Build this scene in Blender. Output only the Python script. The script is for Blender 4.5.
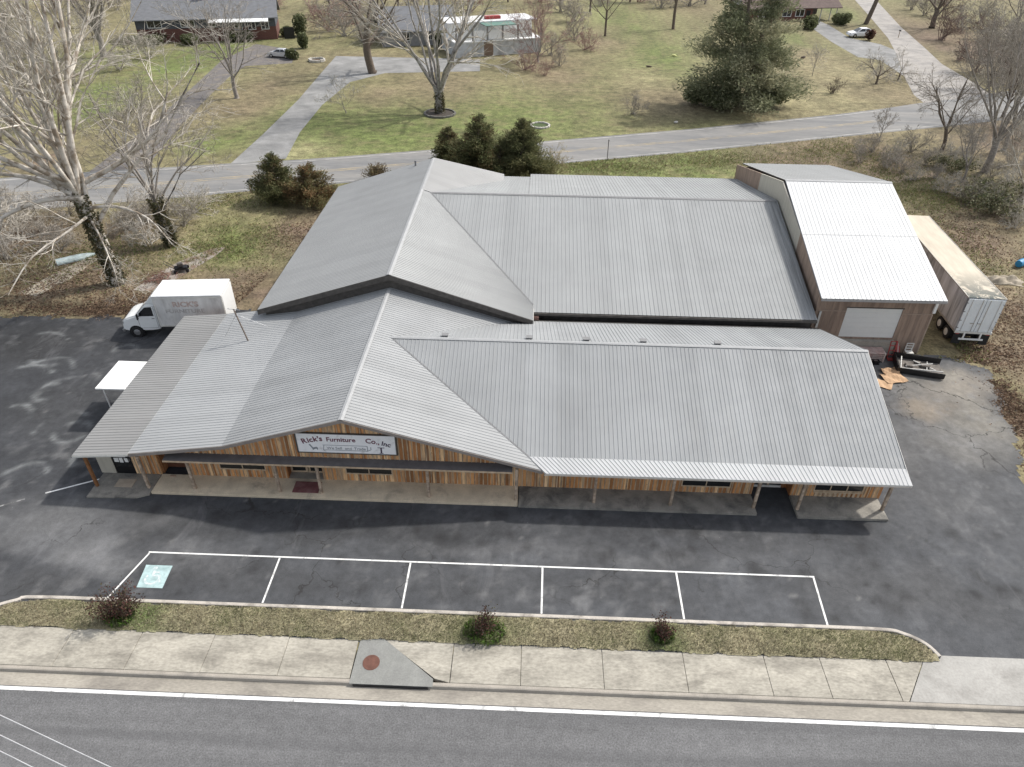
import bpy, bmesh, math, random
import numpy as np
from mathutils import Vector, Matrix
R_ = math.radians
random.seed(7); np.random.seed(7)
for o in list(bpy.data.objects): bpy.data.objects.remove(o)
sc = bpy.context.scene; COL = sc.collection

# ------------------------------------------------------------------ camera, sky, sun, exposure
CH = 28.0; FPX = 710.0
_p, _y, _r = R_(35.976), R_(1.749), R_(0.72)
_f = np.array([-math.sin(_y)*math.cos(_p), math.cos(_y)*math.cos(_p), -math.sin(_p)])
_r0 = np.array([math.cos(_y), math.sin(_y), 0.0]); _u0 = np.cross(_r0, _f)
_rt = math.cos(_r)*_r0 + math.sin(_r)*_u0; _up = -math.sin(_r)*_r0 + math.cos(_r)*_u0
cam = bpy.data.objects.new('camera', bpy.data.cameras.new('camera')); COL.objects.link(cam)
cam.matrix_world = Matrix(((_rt[0], _up[0], -_f[0], 0), (_rt[1], _up[1], -_f[1], 0), (_rt[2], _up[2], -_f[2], CH), (0, 0, 0, 1)))
cam.data.sensor_width = 36; cam.data.lens = 36*FPX/1024; cam.data.clip_start = .5; cam.data.clip_end = 3000
sc.camera = cam
SUN = Vector((1.9, 1.22, 2.42)).normalized()
w = bpy.data.worlds.new('World'); sc.world = w; w.use_nodes = True
nt = w.node_tree; bg = nt.nodes['Background']; sky = nt.nodes.new('ShaderNodeTexSky')
sky.sky_type = 'NISHITA'; sky.sun_disc = False
sky.sun_elevation = math.asin(SUN.z); sky.sun_rotation = math.atan2(SUN.x, SUN.y)
sky.air_density = 1.0; sky.dust_density = 2.5; sky.ozone_density = 0.6
hs_ = nt.nodes.new('ShaderNodeHueSaturation'); hs_.inputs['Saturation'].default_value = .4        # thin bright haze: paler sky than a clear one
nt.links.new(sky.outputs[0], hs_.inputs['Color']); nt.links.new(hs_.outputs[0], bg.inputs[0]); bg.inputs[1].default_value = 0.145
sun = bpy.data.objects.new('sun', bpy.data.lights.new('sun', 'SUN')); COL.objects.link(sun)
sun.data.energy = 2.45; sun.data.angle = R_(2.2); sun.data.color = (1, .955, .89)
sun.rotation_euler = SUN.to_track_quat('Z', 'Y').to_euler(); sun.location = (60, 40, 80)
sc.view_settings.view_transform = 'Standard'; sc.view_settings.look = 'None'
sc.view_settings.exposure = 0.66; sc.view_settings.gamma = 1; sc.view_settings.use_curve_mapping = False

def G(px, py, z=0.0):                       # the place on the level z seen at a spot of the photograph (used to survey the site)
    d = _f + _rt*(px-512)/FPX - _up*(py-383.5)/FPX
    t = (z-CH)/d[2]; return Vector((d[0]*t, d[1]*t, z))

# ------------------------------------------------------------------ materials
MATS = {}
def N(t, ty, **kw):
    n = t.nodes.new(ty)
    for k, v in kw.items(): setattr(n, k, v)
    return n
def mixc(t, fac, a, b, mode='MIX'):
    m = N(t, 'ShaderNodeMix', data_type='RGBA', blend_type=mode)
    for s, v in ((0, fac), (6, a), (7, b)):
        if hasattr(v, 'links') or isinstance(v, bpy.types.NodeSocket): t.links.new(v, m.inputs[s])
        elif isinstance(v, (int, float)): m.inputs[s].default_value = v
        else: m.inputs[s].default_value = (*v, 1)
    return m.outputs[2]
def ramp(t, src, a, b, va=0., vb=1.):
    r = N(t, 'ShaderNodeMapRange'); r.inputs[1].default_value = a; r.inputs[2].default_value = b
    r.inputs[3].default_value = va; r.inputs[4].default_value = vb; t.links.new(src, r.inputs[0]); return r.outputs[0]
def noise(t, vec, scale, detail=4, rough=.6, dist=0.):
    n = N(t, 'ShaderNodeTexNoise'); n.inputs['Scale'].default_value = scale; n.inputs['Detail'].default_value = detail
    n.inputs['Roughness'].default_value = rough; n.inputs['Distortion'].default_value = dist
    if vec is not None: t.links.new(vec, n.inputs['Vector'])
    return n.outputs['Fac']
def coords(t, scale=(1, 1, 1)):
    c = N(t, 'ShaderNodeTexCoord'); m = N(t, 'ShaderNodeMapping'); m.inputs['Scale'].default_value = scale
    t.links.new(c.outputs['Object'], m.inputs['Vector']); return m.outputs['Vector']
def base(name, rough=.7, metal=0., spec=.4):
    m = bpy.data.materials.new(name); m.use_nodes = True; t = m.node_tree; b = t.nodes['Principled BSDF']
    b.inputs['Roughness'].default_value = rough; b.inputs['Metallic'].default_value = metal
    b.inputs['Specular IOR Level'].default_value = spec; return m, t, b
def bump(t, b, h, strength=.3, dist=.02):
    n = N(t, 'ShaderNodeBump'); n.inputs['Strength'].default_value = strength; n.inputs['Distance'].default_value = dist
    t.links.new(h, n.inputs['Height']); t.links.new(n.outputs[0], b.inputs['Normal'])
def mat(name, c, rough=.7, metal=0., spec=.4, var=.15, ns=2., c2=None, stretch=(1, 1, 1), fine=0., bmp=0., c2lim=(.45, .7), c2s=.6):
    """base colour with two scales of variation; c2 is a second colour in patches (dirt, wear)"""
    if name in MATS: return MATS[name]
    m, t, b = base(name, rough, metal, spec); v = coords(t, stretch)
    n1 = noise(t, v, ns, 5)
    col = mixc(t, 1., c, ramp(t, n1, .3, .7, 1-var, 1+var), 'MULTIPLY')
    if c2 is not None: col = mixc(t, ramp(t, noise(t, v, c2s, 6, .65, .4), *c2lim), col, c2)
    if fine: col = mixc(t, 1., col, ramp(t, noise(t, v, ns*14, 3), .3, .7, 1-fine, 1+fine), 'MULTIPLY')
    t.links.new(col, b.inputs['Base Color'])
    if bmp: bump(t, b, noise(t, v, ns*10, 3), bmp)
    MATS[name] = m; return m
def attr_mat(name, rough=.85, fs=(3., 14.), amp=.25, bmp=.3, bs=18., cracks=False, detail2=.5, seams=False):
    """colour comes from the mesh's own painted ground colour, broken up by noise"""
    m, t, b = base(name, rough, 0, .25); v = coords(t)
    a = N(t, 'ShaderNodeAttribute'); a.attribute_name = 'soil'
    col = a.outputs['Color']
    col = mixc(t, 1., col, ramp(t, noise(t, v, fs[0], 6, .7), .3, .7, 1-amp, 1+amp), 'MULTIPLY')
    col = mixc(t, 1., col, ramp(t, noise(t, v, fs[1], 4, .7), .28, .72, 1-amp, 1+amp), 'MULTIPLY')
    if cracks:
        wv = N(t, 'ShaderNodeTexNoise'); wv.inputs['Scale'].default_value = .9; wv.inputs['Detail'].default_value = 5; t.links.new(v, wv.inputs['Vector'])
        ad = N(t, 'ShaderNodeVectorMath', operation='MULTIPLY_ADD'); t.links.new(wv.outputs['Color'], ad.inputs[0])
        ad.inputs[1].default_value = (2.2, 2.2, 0); t.links.new(v, ad.inputs[2])
        vo = N(t, 'ShaderNodeTexVoronoi', feature='DISTANCE_TO_EDGE'); vo.inputs['Scale'].default_value = .22
        t.links.new(ad.outputs[0], vo.inputs['Vector'])
        k = ramp(t, vo.outputs['Distance'], .002, .007, .8, 0)
        mk = N(t, 'ShaderNodeMath', operation='MULTIPLY'); t.links.new(k, mk.inputs[0]); t.links.new(ramp(t, noise(t, v, .12, 2), .49, .57), mk.inputs[1])
        col = mixc(t, mk.outputs[0], col, (.028, .027, .026))
        st = noise(t, coords(t, (1, .35, 1)), .5, 7, .72, 1.1)
        col = mixc(t, ramp(t, st, .57, .75, 0, .3), col, (.2, .2, .205))
        sp = noise(t, v, 5., 2, .5)
        col = mixc(t, ramp(t, sp, .77, .79, 0, .5), col, (.3, .3, .29))
    t.links.new(col, b.inputs['Base Color']); bump(t, b, noise(t, v, bs, 4), bmp, .03)
    MATS[name] = m; return m

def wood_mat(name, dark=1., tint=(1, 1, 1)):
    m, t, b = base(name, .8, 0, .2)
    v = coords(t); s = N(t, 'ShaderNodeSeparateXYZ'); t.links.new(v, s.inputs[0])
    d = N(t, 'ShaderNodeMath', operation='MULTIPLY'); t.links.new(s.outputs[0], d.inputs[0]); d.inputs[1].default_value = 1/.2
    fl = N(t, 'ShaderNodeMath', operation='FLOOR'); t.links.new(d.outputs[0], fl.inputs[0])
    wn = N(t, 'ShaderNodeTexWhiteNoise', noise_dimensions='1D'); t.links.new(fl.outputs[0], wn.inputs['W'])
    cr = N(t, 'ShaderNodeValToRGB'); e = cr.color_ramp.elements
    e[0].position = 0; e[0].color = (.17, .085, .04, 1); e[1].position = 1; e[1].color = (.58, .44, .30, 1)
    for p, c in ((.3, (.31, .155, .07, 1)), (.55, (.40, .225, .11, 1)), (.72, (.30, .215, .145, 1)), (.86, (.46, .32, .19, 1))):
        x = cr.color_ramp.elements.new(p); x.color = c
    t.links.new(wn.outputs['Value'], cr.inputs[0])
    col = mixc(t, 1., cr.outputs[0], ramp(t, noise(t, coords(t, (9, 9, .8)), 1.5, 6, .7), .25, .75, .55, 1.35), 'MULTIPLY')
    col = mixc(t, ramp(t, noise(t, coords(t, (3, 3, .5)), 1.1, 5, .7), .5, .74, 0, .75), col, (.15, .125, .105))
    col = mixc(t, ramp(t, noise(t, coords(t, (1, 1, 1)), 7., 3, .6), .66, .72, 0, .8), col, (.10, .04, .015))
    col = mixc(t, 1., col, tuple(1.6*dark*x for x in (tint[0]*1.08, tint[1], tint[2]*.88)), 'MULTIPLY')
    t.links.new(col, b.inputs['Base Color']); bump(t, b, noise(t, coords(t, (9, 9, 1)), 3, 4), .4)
    MATS[name] = m; return m

def roof_mat(name, c, streak_axis, var=.08, dirt=(.30, .29, .27), dirtamt=.35, rough=.62, metal=0., pw=.9, stain=None):
    """painted metal; every sheet (pw wide) a little different, faint streaks down the slope"""
    m, t, b = base(name, rough, metal, .25); v = coords(t); s = N(t, 'ShaderNodeSeparateXYZ'); t.links.new(v, s.inputs[0])
    d = N(t, 'ShaderNodeMath', operation='MULTIPLY'); t.links.new(s.outputs[0 if streak_axis == 'Y' else 1], d.inputs[0]); d.inputs[1].default_value = 1/pw
    fl = N(t, 'ShaderNodeMath', operation='FLOOR'); t.links.new(d.outputs[0], fl.inputs[0])
    wn = N(t, 'ShaderNodeTexWhiteNoise', noise_dimensions='1D'); t.links.new(fl.outputs[0], wn.inputs['W'])
    col = mixc(t, 1., c, ramp(t, wn.outputs['Value'], 0, 1, 1-var*.6, 1+var*.6), 'MULTIPLY')
    col = mixc(t, 1., col, ramp(t, noise(t, v, .25, 5), .3, .7, 1-var, 1+var), 'MULTIPLY')
    sv = coords(t, (5, .25, .25) if streak_axis == 'Y' else (.25, 5, .25))
    col = mixc(t, ramp(t, noise(t, sv, 1., 6, .7), .5, .8, 0, dirtamt), col, dirt)
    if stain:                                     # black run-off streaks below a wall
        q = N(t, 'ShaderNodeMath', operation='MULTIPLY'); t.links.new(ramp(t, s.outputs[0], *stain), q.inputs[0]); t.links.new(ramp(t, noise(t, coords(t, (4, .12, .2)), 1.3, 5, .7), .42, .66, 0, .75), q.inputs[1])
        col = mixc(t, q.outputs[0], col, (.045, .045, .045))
    t.links.new(col, b.inputs['Base Color'])
    t.links.new(ramp(t, noise(t, v, 1.2, 4), .3, .7, rough-.08, rough+.1), b.inputs['Roughness'])
    MATS[name] = m; return m

ROOF_A = roof_mat('roof_sheet_grey', (.285, .294, .297), 'Y', .09, dirtamt=.25)
ROOF_X = roof_mat('roof_sheet_grey_gable', (.30, .307, .308), 'X', .1, dirtamt=.15)
ROOF_PALE = roof_mat('roof_sheet_pale_strip', (.46, .465, .465), 'Y', .05, dirtamt=.12)
ROOF_OLD = roof_mat('roof_sheet_weathered', (.245, .245, .24), 'X', .07, dirtamt=.25)
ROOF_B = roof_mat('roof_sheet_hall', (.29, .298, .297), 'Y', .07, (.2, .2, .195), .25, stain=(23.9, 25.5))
ROOF_W = roof_mat('roof_sheet_white', (.60, .605, .60), 'Y', .06, (.45, .44, .41), .3, .5, 0.)
CAP = mat('ridge_flashing', (.335, .34, .34), .6, var=.08)
CAPD = mat('dark_flashing', (.20, .20, .20), .6, 0., var=.1)
FASC = mat('dark_fascia', (.075, .068, .062), .7, var=.3, ns=3)
TANTRIM = mat('tan_trim', (.50, .38, .26), .7, var=.25, ns=4)
WOOD = wood_mat('weathered_board_siding')
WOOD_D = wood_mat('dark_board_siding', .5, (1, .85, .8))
POST = mat('weathered_post', (.42, .33, .25), .8, var=.35, ns=5, c2=(.16, .12, .09), c2s=2)
POSTB = mat('brown_post', (.22, .10, .04), .8, var=.3, ns=5)
GLASS = mat('dark_glass', (.012, .014, .016), .08, spec=.8, var=.1)
BLACK = mat('black_paint', (.012, .012, .013), .35, var=.2)
RUBBER = mat('rubber', (.02, .02, .02), .85, var=.2)
CHROME = mat('steel', (.55, .55, .55), .3, .9, var=.1)
CONC = mat('concrete', (.34, .31, .265), .9, var=.14, ns=1.2, c2=(.20, .185, .165), c2s=.45, c2lim=(.5, .75), fine=.12, bmp=.2)
CONC_D = mat('worn_concrete', (.25, .235, .205), .9, var=.2, ns=1.5, c2=(.12, .115, .105), c2s=.8, c2lim=(.48, .66), fine=.18, bmp=.3)
CONC_T = mat('tan_concrete', (.60, .51, .375), .9, var=.15, ns=1.5, c2=(.33, .28, .215), c2s=.9, c2lim=(.56, .74), fine=.12, bmp=.2)
CONC_G = mat('grey_new_concrete', (.225, .228, .212), .85, var=.14, ns=1.2, c2=(.19, .19, .18), c2s=.9, fine=.12)
WHITE = mat('white_paint', (.78, .78, .76), .4, var=.04)
LINE = mat('line_paint', (.70, .70, .68), .7, var=.12, ns=3, c2=(.22, .22, .22), c2s=2.2, c2lim=(.54, .72), fine=.15)
OFFW = mat('offwhite_dirty', (.62, .61, .57), .55, var=.1, ns=1.5, c2=(.36, .33, .28), c2s=.8, c2lim=(.55, .8))
TAN_WALL = mat('tan_board_wall', (.31, .228, .175), .8, var=.18, ns=1.2, stretch=(3, 3, .4), c2=(.19, .14, .11), c2s=.9)
BEIGE = mat('beige_sheet', (.46, .43, .36), .6, var=.1, ns=1.5, stretch=(3, 3, .4))
BARK = mat('brown_bark', (.135, .108, .085), .95, var=.3, ns=4, fine=.25, bmp=.5)
BARK_G = mat('grey_bark', (.25, .225, .20), .95, var=.25, ns=4, fine=.2, bmp=.4)
BARK_W = mat('pale_mottled_bark', (.54, .50, .44), .85, var=.25, ns=1.2, c2=(.25, .205, .155), c2s=1.3, c2lim=(.46, .6), bmp=.2)
TWIG = mat('twig_bark', (.30, .27, .23), .95, var=.2)
TWIG_P = mat('pale_twig_bark', (.44, .405, .35), .95, var=.2)
TWIG_R = mat('reddish_twig', (.29, .19, .165), .95, var=.25)
def leaf(name, c, var=.35):
    if name in MATS: return MATS[name]
    m = mat(name, c, .75, spec=.2, var=var, ns=1.3, fine=.2); t = m.node_tree; b = t.nodes['Principled BSDF']     # thin leaves let some light through
    tr = N(t, 'ShaderNodeBsdfTranslucent'); mx = N(t, 'ShaderNodeMixShader'); mx.inputs[0].default_value = .38
    t.links.new(b.inputs['Base Color'].links[0].from_socket, tr.inputs[0]); t.links.new(b.outputs[0], mx.inputs[1]); t.links.new(tr.outputs[0], mx.inputs[2]); t.links.new(mx.outputs[0], t.nodes['Material Output'].inputs[0]); return m
LF_D = leaf('dark_cedar_leaf', (.11, .12, .055)); LF_M = leaf('mid_cedar_leaf', (.185, .18, .088)); LF_B = leaf('brown_cedar_leaf', (.15, .115, .06))
LF_P = leaf('blue_pine_leaf', (.26, .265, .165)); LF_PD = leaf('dark_pine_leaf', (.175, .19, .11)); LF_PO = leaf('olive_pine_leaf', (.33, .32, .21))
IVY = leaf('ivy_leaf', (.075, .078, .042)); IVY2 = leaf('ivy_leaf_light', (.14, .13, .075)); SHRUB = leaf('shrub_leaf', (.11, .125, .06))
BRZ = leaf('bronze_leaf', (.115, .055, .044)); BRZ2 = leaf('bronze_leaf_dark', (.065, .04, .034)); GRN = leaf('fresh_leaf', (.10, .17, .035))
LIT = leaf('litter_leaf', (.19, .125, .085)); LIT2 = leaf('litter_leaf_pale', (.27, .195, .13)); LIT3 = leaf('litter_leaf_dark', (.095, .065, .048))
DRY = leaf('dry_grass', (.36, .325, .225)); DRY2 = leaf('dry_grass_green', (.20, .205, .11)); DRY3 = leaf('dry_grass_brown', (.22, .18, .12))
GRASS = leaf('lawn_blade', (.15, .19, .065)); GRASS2 = leaf('lawn_blade_dry', (.27, .235, .12))

# ------------------------------------------------------------------ mesh builder and scene tree
class MB:
    def __init__(s): s.v = []; s.f = []; s.m = []
    def add(s, vs, fs, mi=0):
        k = len(s.v); s.v.extend(tuple(p) for p in vs); s.f.extend(tuple(i+k for i in f) for f in fs); s.m.extend([mi]*len(fs)); return s
    def box(s, x0, x1, y0, y1, z0, z1, mi=0, M=None):
        vs = [(x, y, z) for z in (z0, z1) for (x, y) in ((x0, y0), (x1, y0), (x1, y1), (x0, y1))]
        if M is not None: vs = [M @ Vector(p) for p in vs]
        return s.add(vs, [(3, 2, 1, 0), (4, 5, 6, 7), (0, 1, 5, 4), (1, 2, 6, 5), (2, 3, 7, 6), (3, 0, 4, 7)], mi)
    def bbox(s, x0, x1, y0, y1, z0, z1, b=.03, mi=0, M=None):      # box with bevelled edges
        bm = bmesh.new(); bmesh.ops.create_cube(bm, size=1)
        bmesh.ops.transform(bm, verts=bm.verts, matrix=Matrix.Translation(((x0+x1)/2, (y0+y1)/2, (z0+z1)/2)) @ Matrix.Diagonal((x1-x0, y1-y0, z1-z0, 1)))
        bmesh.ops.bevel(bm, geom=bm.edges[:], offset=b, segments=2, affect='EDGES')
        return s.bm(bm, mi, M)
    def bm(s, bm, mi=0, M=None):
        bm.verts.index_update(); vs = [(M @ v.co if M is not None else v.co)[:] for v in bm.verts]
        fs = [tuple(v.index for v in f.verts) for f in bm.faces]; bm.free(); return s.add(vs, fs, mi)
    def prism(s, poly, z0, z1, mi=0, bottom=True):                  # poly: (x, y) counter-clockwise
        n = len(poly); vs = [(x, y, z0) for x, y in poly]+[(x, y, z1) for x, y in poly]
        fs = [tuple(range(n, 2*n))]+[(i, (i+1) % n, n+(i+1) % n, n+i) for i in range(n)]
        if bottom: fs.append(tuple(range(n-1, -1, -1)))
        return s.add(vs, fs, mi)
    def extr(s, poly, axis, a, b, mi=0, bev=0., M=None):            # profile extruded along 'X' or 'Y'; poly in the other two axes
        bm = bmesh.new(); P = (lambda u, w_, t: (t, u, w_)) if axis == 'X' else (lambda u, w_, t: (u, t, w_))
        A = [bm.verts.new(P(u, w_, a)) for u, w_ in poly]; B = [bm.verts.new(P(u, w_, b)) for u, w_ in poly]; n = len(poly)
        bm.faces.new(A); bm.faces.new(B[::-1])
        for i in range(n): bm.faces.new((A[i], B[i], B[(i+1) % n], A[(i+1) % n]))
        bmesh.ops.recalc_face_normals(bm, faces=bm.faces)
        if bev: bmesh.ops.bevel(bm, geom=bm.edges[:], offset=bev, segments=2, affect='EDGES')
        return s.bm(bm, mi, M)
    def quad(s, a, b, c, d, mi=0): return s.add((a, b, c, d), [(0, 1, 2, 3)], mi)
    def tube(s, pts, rads, n=6, mi=0, cap=False):
        pts = [Vector(p) for p in pts]; k = len(s.v); m = len(pts)
        if isinstance(rads, (int, float)): rads = [rads]*m
        for i, p in enumerate(pts):
            d = (pts[min(i+1, m-1)]-pts[max(i-1, 0)])
            if d.length < 1e-9: d = Vector((0, 0, 1))
            d.normalize(); ref = Vector((1, 0, 0)) if abs(d.z) > .8 else Vector((0, 0, 1))
            a = d.cross(ref).normalized(); b = d.cross(a)
            for j in range(n):
                q = 2*math.pi*j/n; r = rads[i]; ca = math.cos(q)*r; sa = math.sin(q)*r
                s.v.append((p.x+a.x*ca+b.x*sa, p.y+a.y*ca+b.y*sa, p.z+a.z*ca+b.z*sa))
        for i in range(m-1):
            for j in range(n):
                j2 = (j+1) % n; s.f.append((k+i*n+j, k+i*n+j2, k+(i+1)*n+j2, k+(i+1)*n+j)); s.m.append(mi)
        if cap and n > 2:
            s.f.append(tuple(k+j for j in range(n-1, -1, -1))); s.f.append(tuple(k+(m-1)*n+j for j in range(n))); s.m += [mi, mi]
        return s
    def cyl(s, c, axis, r, h, n=20, mi=0, bev=0.):                   # closed cylinder centred at c along axis
        c = Vector(c); d = Vector({'X': (1, 0, 0), 'Y': (0, 1, 0), 'Z': (0, 0, 1)}[axis])*(h/2)
        if bev: return s.tube([c-d, c-d*(1-2*bev/h), c+d*(1-2*bev/h), c+d], [r-bev, r, r, r-bev], n, mi, True)
        return s.tube([c-d, c+d], r, n, mi, True)
    def build(s, name, mats, parent=None, world=True, smooth=False, kind=None):
        me = bpy.data.meshes.new(name); V = s.v
        if parent is not None and world:
            iv = Matrix.Translation(parent.location) @ Matrix.Rotation(parent.rotation_euler.z, 4, 'Z'); iv.invert()
            V = np.array(V, float).reshape(-1, 3) @ np.array(iv.to_3x3()).T + np.array(iv.translation)
            V = V.tolist()
        me.from_pydata(V, [], s.f)
        for m in (mats if isinstance(mats, (list, tuple)) else [mats]): me.materials.append(m)
        if any(s.m): me.polygons.foreach_set('material_index', np.array(s.m, dtype=np.int32))
        if smooth: me.polygons.foreach_set('use_smooth', np.ones(len(s.f), dtype=bool))
        me.update()
        o = bpy.data.objects.new(name, me); COL.objects.link(o)
        if parent is not None: o.parent = parent
        if kind: o['kind'] = kind
        return o
def tag(o, label, cat, group=None, kind=None):
    o['label'] = label; o['category'] = cat
    if group: o['group'] = group
    if kind: o['kind'] = kind
    return o
def thing(name, label, cat, loc=(0, 0, 0), rz=0., group=None):
    o = bpy.data.objects.new(name, None); COL.objects.link(o); o.empty_display_size = .5
    o.location = loc; o.rotation_euler = (0, 0, rz); return tag(o, label, cat, group)
def struct(name, mb, mats, label=None, cat=None, parent=None):
    o = mb.build(name, mats, parent); o['kind'] = 'structure'
    if label: o['label'] = label; o['category'] = cat
    return o
def dup(root, loc, rz, label=None, scale=None):
    r = root.copy(); COL.objects.link(r); r.location = loc; r.rotation_euler = (0, 0, rz)
    if label: r['label'] = label
    if scale: r.scale = scale
    for ch in list(root.children):
        c = ch.copy(); COL.objects.link(c); c.parent = r
        for g in ch.children:
            d = g.copy(); COL.objects.link(d); d.parent = c
    return r

# ------------------------------------------------------------------ ground and paving
def vnoise(x, y, seed=0):
    xi = np.floor(x).astype(np.int64); yi = np.floor(y).astype(np.int64); fx = x-xi; fy = y-yi
    fx = fx*fx*(3-2*fx); fy = fy*fy*(3-2*fy)
    def h(a, b):
        n = (a*374761393+b*668265263+seed*1442695041) & 0xffffffff; n = ((n ^ (n >> 13))*1274126177) & 0xffffffff
        return ((n ^ (n >> 16)) & 0xffff)/65535.
    return (h(xi, yi)*(1-fx)+h(xi+1, yi)*fx)*(1-fy)+(h(xi, yi+1)*(1-fx)+h(xi+1, yi+1)*fx)*fy
def fbm(x, y, s, o=4, seed=0):
    r = 0; a = .5; t = 0
    for i in range(o): r = r+a*vnoise(x*s, y*s, seed+i*7); t += a; a *= .55; s *= 2.07
    return r/t
def inpoly(x, y, P):
    c = np.zeros(x.shape, bool); n = len(P)
    for i in range(n):
        x0, y0 = P[i]; x1, y1 = P[(i+1) % n]
        if y0 == y1: continue
        k = ((y0 > y) != (y1 > y)) & (x < (x1-x0)*(y-y0)/(y1-y0)+x0); c ^= k
    return c
def segdist(x, y, a, b):
    dx, dy = b[0]-a[0], b[1]-a[1]; t = np.clip(((x-a[0])*dx+(y-a[1])*dy)/(dx*dx+dy*dy+1e-9), 0, 1)
    return np.hypot(x-a[0]-t*dx, y-a[1]-t*dy)
def grid_sheet(name, xs, ys, zf, colf, m, poly=None):
    X, Y = np.meshgrid(xs, ys); Z = zf(X, Y); nx, ny = len(xs), len(ys)
    idx = np.arange(nx*ny).reshape(ny, nx)
    F = np.stack([idx[:-1, :-1], idx[:-1, 1:], idx[1:, 1:], idx[1:, :-1]], -1).reshape(-1, 4)
    if poly is not None:
        cx = (X[:-1, :-1]+X[1:, 1:]).ravel()/2; cy = (Y[:-1, :-1]+Y[1:, 1:]).ravel()/2; F = F[poly(cx, cy)]
    V = np.stack([X.ravel(), Y.ravel(), Z.ravel()], -1); C = colf(X, Y).reshape(-1, 3)
    u, inv = np.unique(F, return_inverse=True); V = V[u]; C = C[u]; F = inv.reshape(-1, 4)
    me = bpy.data.meshes.new(name); me.from_pydata(V.tolist(), [], F.tolist()); me.materials.append(m)
    a = me.color_attributes.new('soil', 'FLOAT_COLOR', 'POINT')
    a.data.foreach_set('color', np.concatenate([C, np.ones((len(C), 1))], 1).astype(np.float32).ravel())
    o = bpy.data.objects.new(name, me); COL.objects.link(o); o['kind'] = 'structure'; return o

C_GREEN = np.array([.122, .150, .048]); C_OLIVE = np.array([.172, .172, .078]); C_BROWN = np.array([.175, .140, .088]); C_LIT = np.array([.150, .112, .080]); C_PALE = np.array([.27, .245, .135])
BL = []   # (x, y, rx, ry, colour, weight): patches of grass, bare soil and leaf litter surveyed from the photograph
def patch(px, py, rpx, c, wt=1., rpy=None):
    a = G(px, py); b = G(px+rpx, py); c2 = G(px, py-(rpy or rpx*.45)); BL.append((a.x, a.y, abs(b.x-a.x), abs(c2.y-a.y), c, wt))
for a in ((330, 135, 60), (410, 128, 70), (520, 120, 70), (300, 118, 40), (185, 62, 45), (225, 48, 40), (110, 55, 40), (90, 110, 40), (590, 95, 55), (655, 55, 40), (610, 18, 40), (720, 140, 50), (835, 12, 22),
          (930, 195, 45), (600, 168, 60), (700, 172, 50), (235, 243, 45), (100, 90, 30), (215, 140, 35), (795, 40, 20), (460, 115, 40), (870, 172, 25)): patch(*a, C_GREEN, .95)
for a in ((445, 88, 45), (275, 85, 35), (560, 78, 45), (688, 105, 40), (815, 58, 30), (880, 92, 45), (640, 100, 40), (540, 60, 30), (375, 95, 25), (760, 85, 40), (240, 110, 30), (600, 40, 30)): patch(*a, C_BROWN, .8)
for a in ((575, 12, 30), (840, 70, 30), (830, 108, 60), (150, 40, 30), (640, 75, 25), (300, 152, 30)): patch(*a, C_PALE, .6)
for a in ((960, 235, 60), (1000, 310, 70), (1015, 420, 45), (870, 160, 60), (60, 285, 70), (20, 235, 70), (150, 300, 55), (262, 295, 45), (305, 232, 40), (120, 235, 50), (960, 45, 60), (1010, 140, 60), (980, 200, 50), (1024, 360, 50), (215, 290, 40), (45, 160, 30), (800, 165, 60), (940, 275, 50)): patch(*a, C_LIT, 1.)
def soil(X, Y):
    n = fbm(X, Y, .06, 5, 3)[..., None]; n2 = fbm(X, Y, .35, 4, 9)[..., None]
    C = C_OLIVE*(1-n)+C_BROWN*n; C = C*.9+.1*C_PALE
    wx = X+(fbm(X, Y, .3, 4, 21)-.5)*5; wy = Y+(fbm(X, Y, .3, 4, 33)-.5)*5
    for x, y, rx, ry, c, wt in BL:
        k = np.exp(-((wx-x)/rx)**2-((wy-y)/ry)**2)[..., None]*wt
        k = np.clip(k*(0.55+.9*n2), 0, 1); C = C*(1-k)+c*k
    n3 = fbm(X, Y, .9, 3, 71)[..., None]; k3 = np.clip((n3-.48)*4, 0, 1)*.45; C = C*(1-k3)+np.array([.19, .155, .09])*k3
    return C*(.66+.68*n2)
def spaced(a, b, lo, hi, d):
    r = list(np.arange(a, b+d/2, d)); s = d
    x = a
    while x > lo: s *= 1.16; x -= s; r.insert(0, x)
    x = b; s = d
    while x < hi: s *= 1.16; x += s; r.append(x)
    return np.array(r)
GROUND = attr_mat('ground_grass_soil', .95, (.9, 5.), .5, .8, 8.)
grid_sheet('ground', spaced(-62, 62, -700, 700, .6), spaced(17.6, 130, -200, 1200, .6), lambda X, Y: np.where(Y > 17.9, -.022, -.4), soil, GROUND)

LOT = [(-75, 18.6), (60, 18.6), (60, 26.5), (33, 28.2), (28.2, 30.2), (29.2, 33), (30.2, 36), (31.6, 39.5), (32.0, 42.2), (29.5, 43.2), (28.2, 43.5), (19.5, 44.5), (-21, 44.5), (-22, 47.6), (-30.4, 45.7), (-41, 45.1), (-75, 46)]
swirl = []
for px, py, r, a0, a1 in ((62, 390, 1.3, 20, 200), (72, 378, .7, -40, 120), (50, 392, .8, 100, 300), (40, 375, 1.8, 30, 140), (70, 432, .9, 0, 360), (60, 430, 1.5, 60, 190), (52, 470, 1.2, 20, 150), (20, 380, 1.6, 30, 120), (88, 380, .6, 0, 200), (125, 352, .9, 0, 180), (15, 415, 1., 0, 120), (30, 350, 2.2, 40, 110), (58, 352, 1.6, 200, 300), (22, 478, 1.2, 30, 170)):
    c = G(px, py)
    for k in range(14):
        q = R_(a0+(a1-a0)*k/14); q2 = R_(a0+(a1-a0)*(k+1)/14)
        swirl.append(((c.x+r*math.cos(q), c.y+r*1.1*math.sin(q)), (c.x+r*math.cos(q2), c.y+r*1.1*math.sin(q2))))
lotb = []
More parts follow.
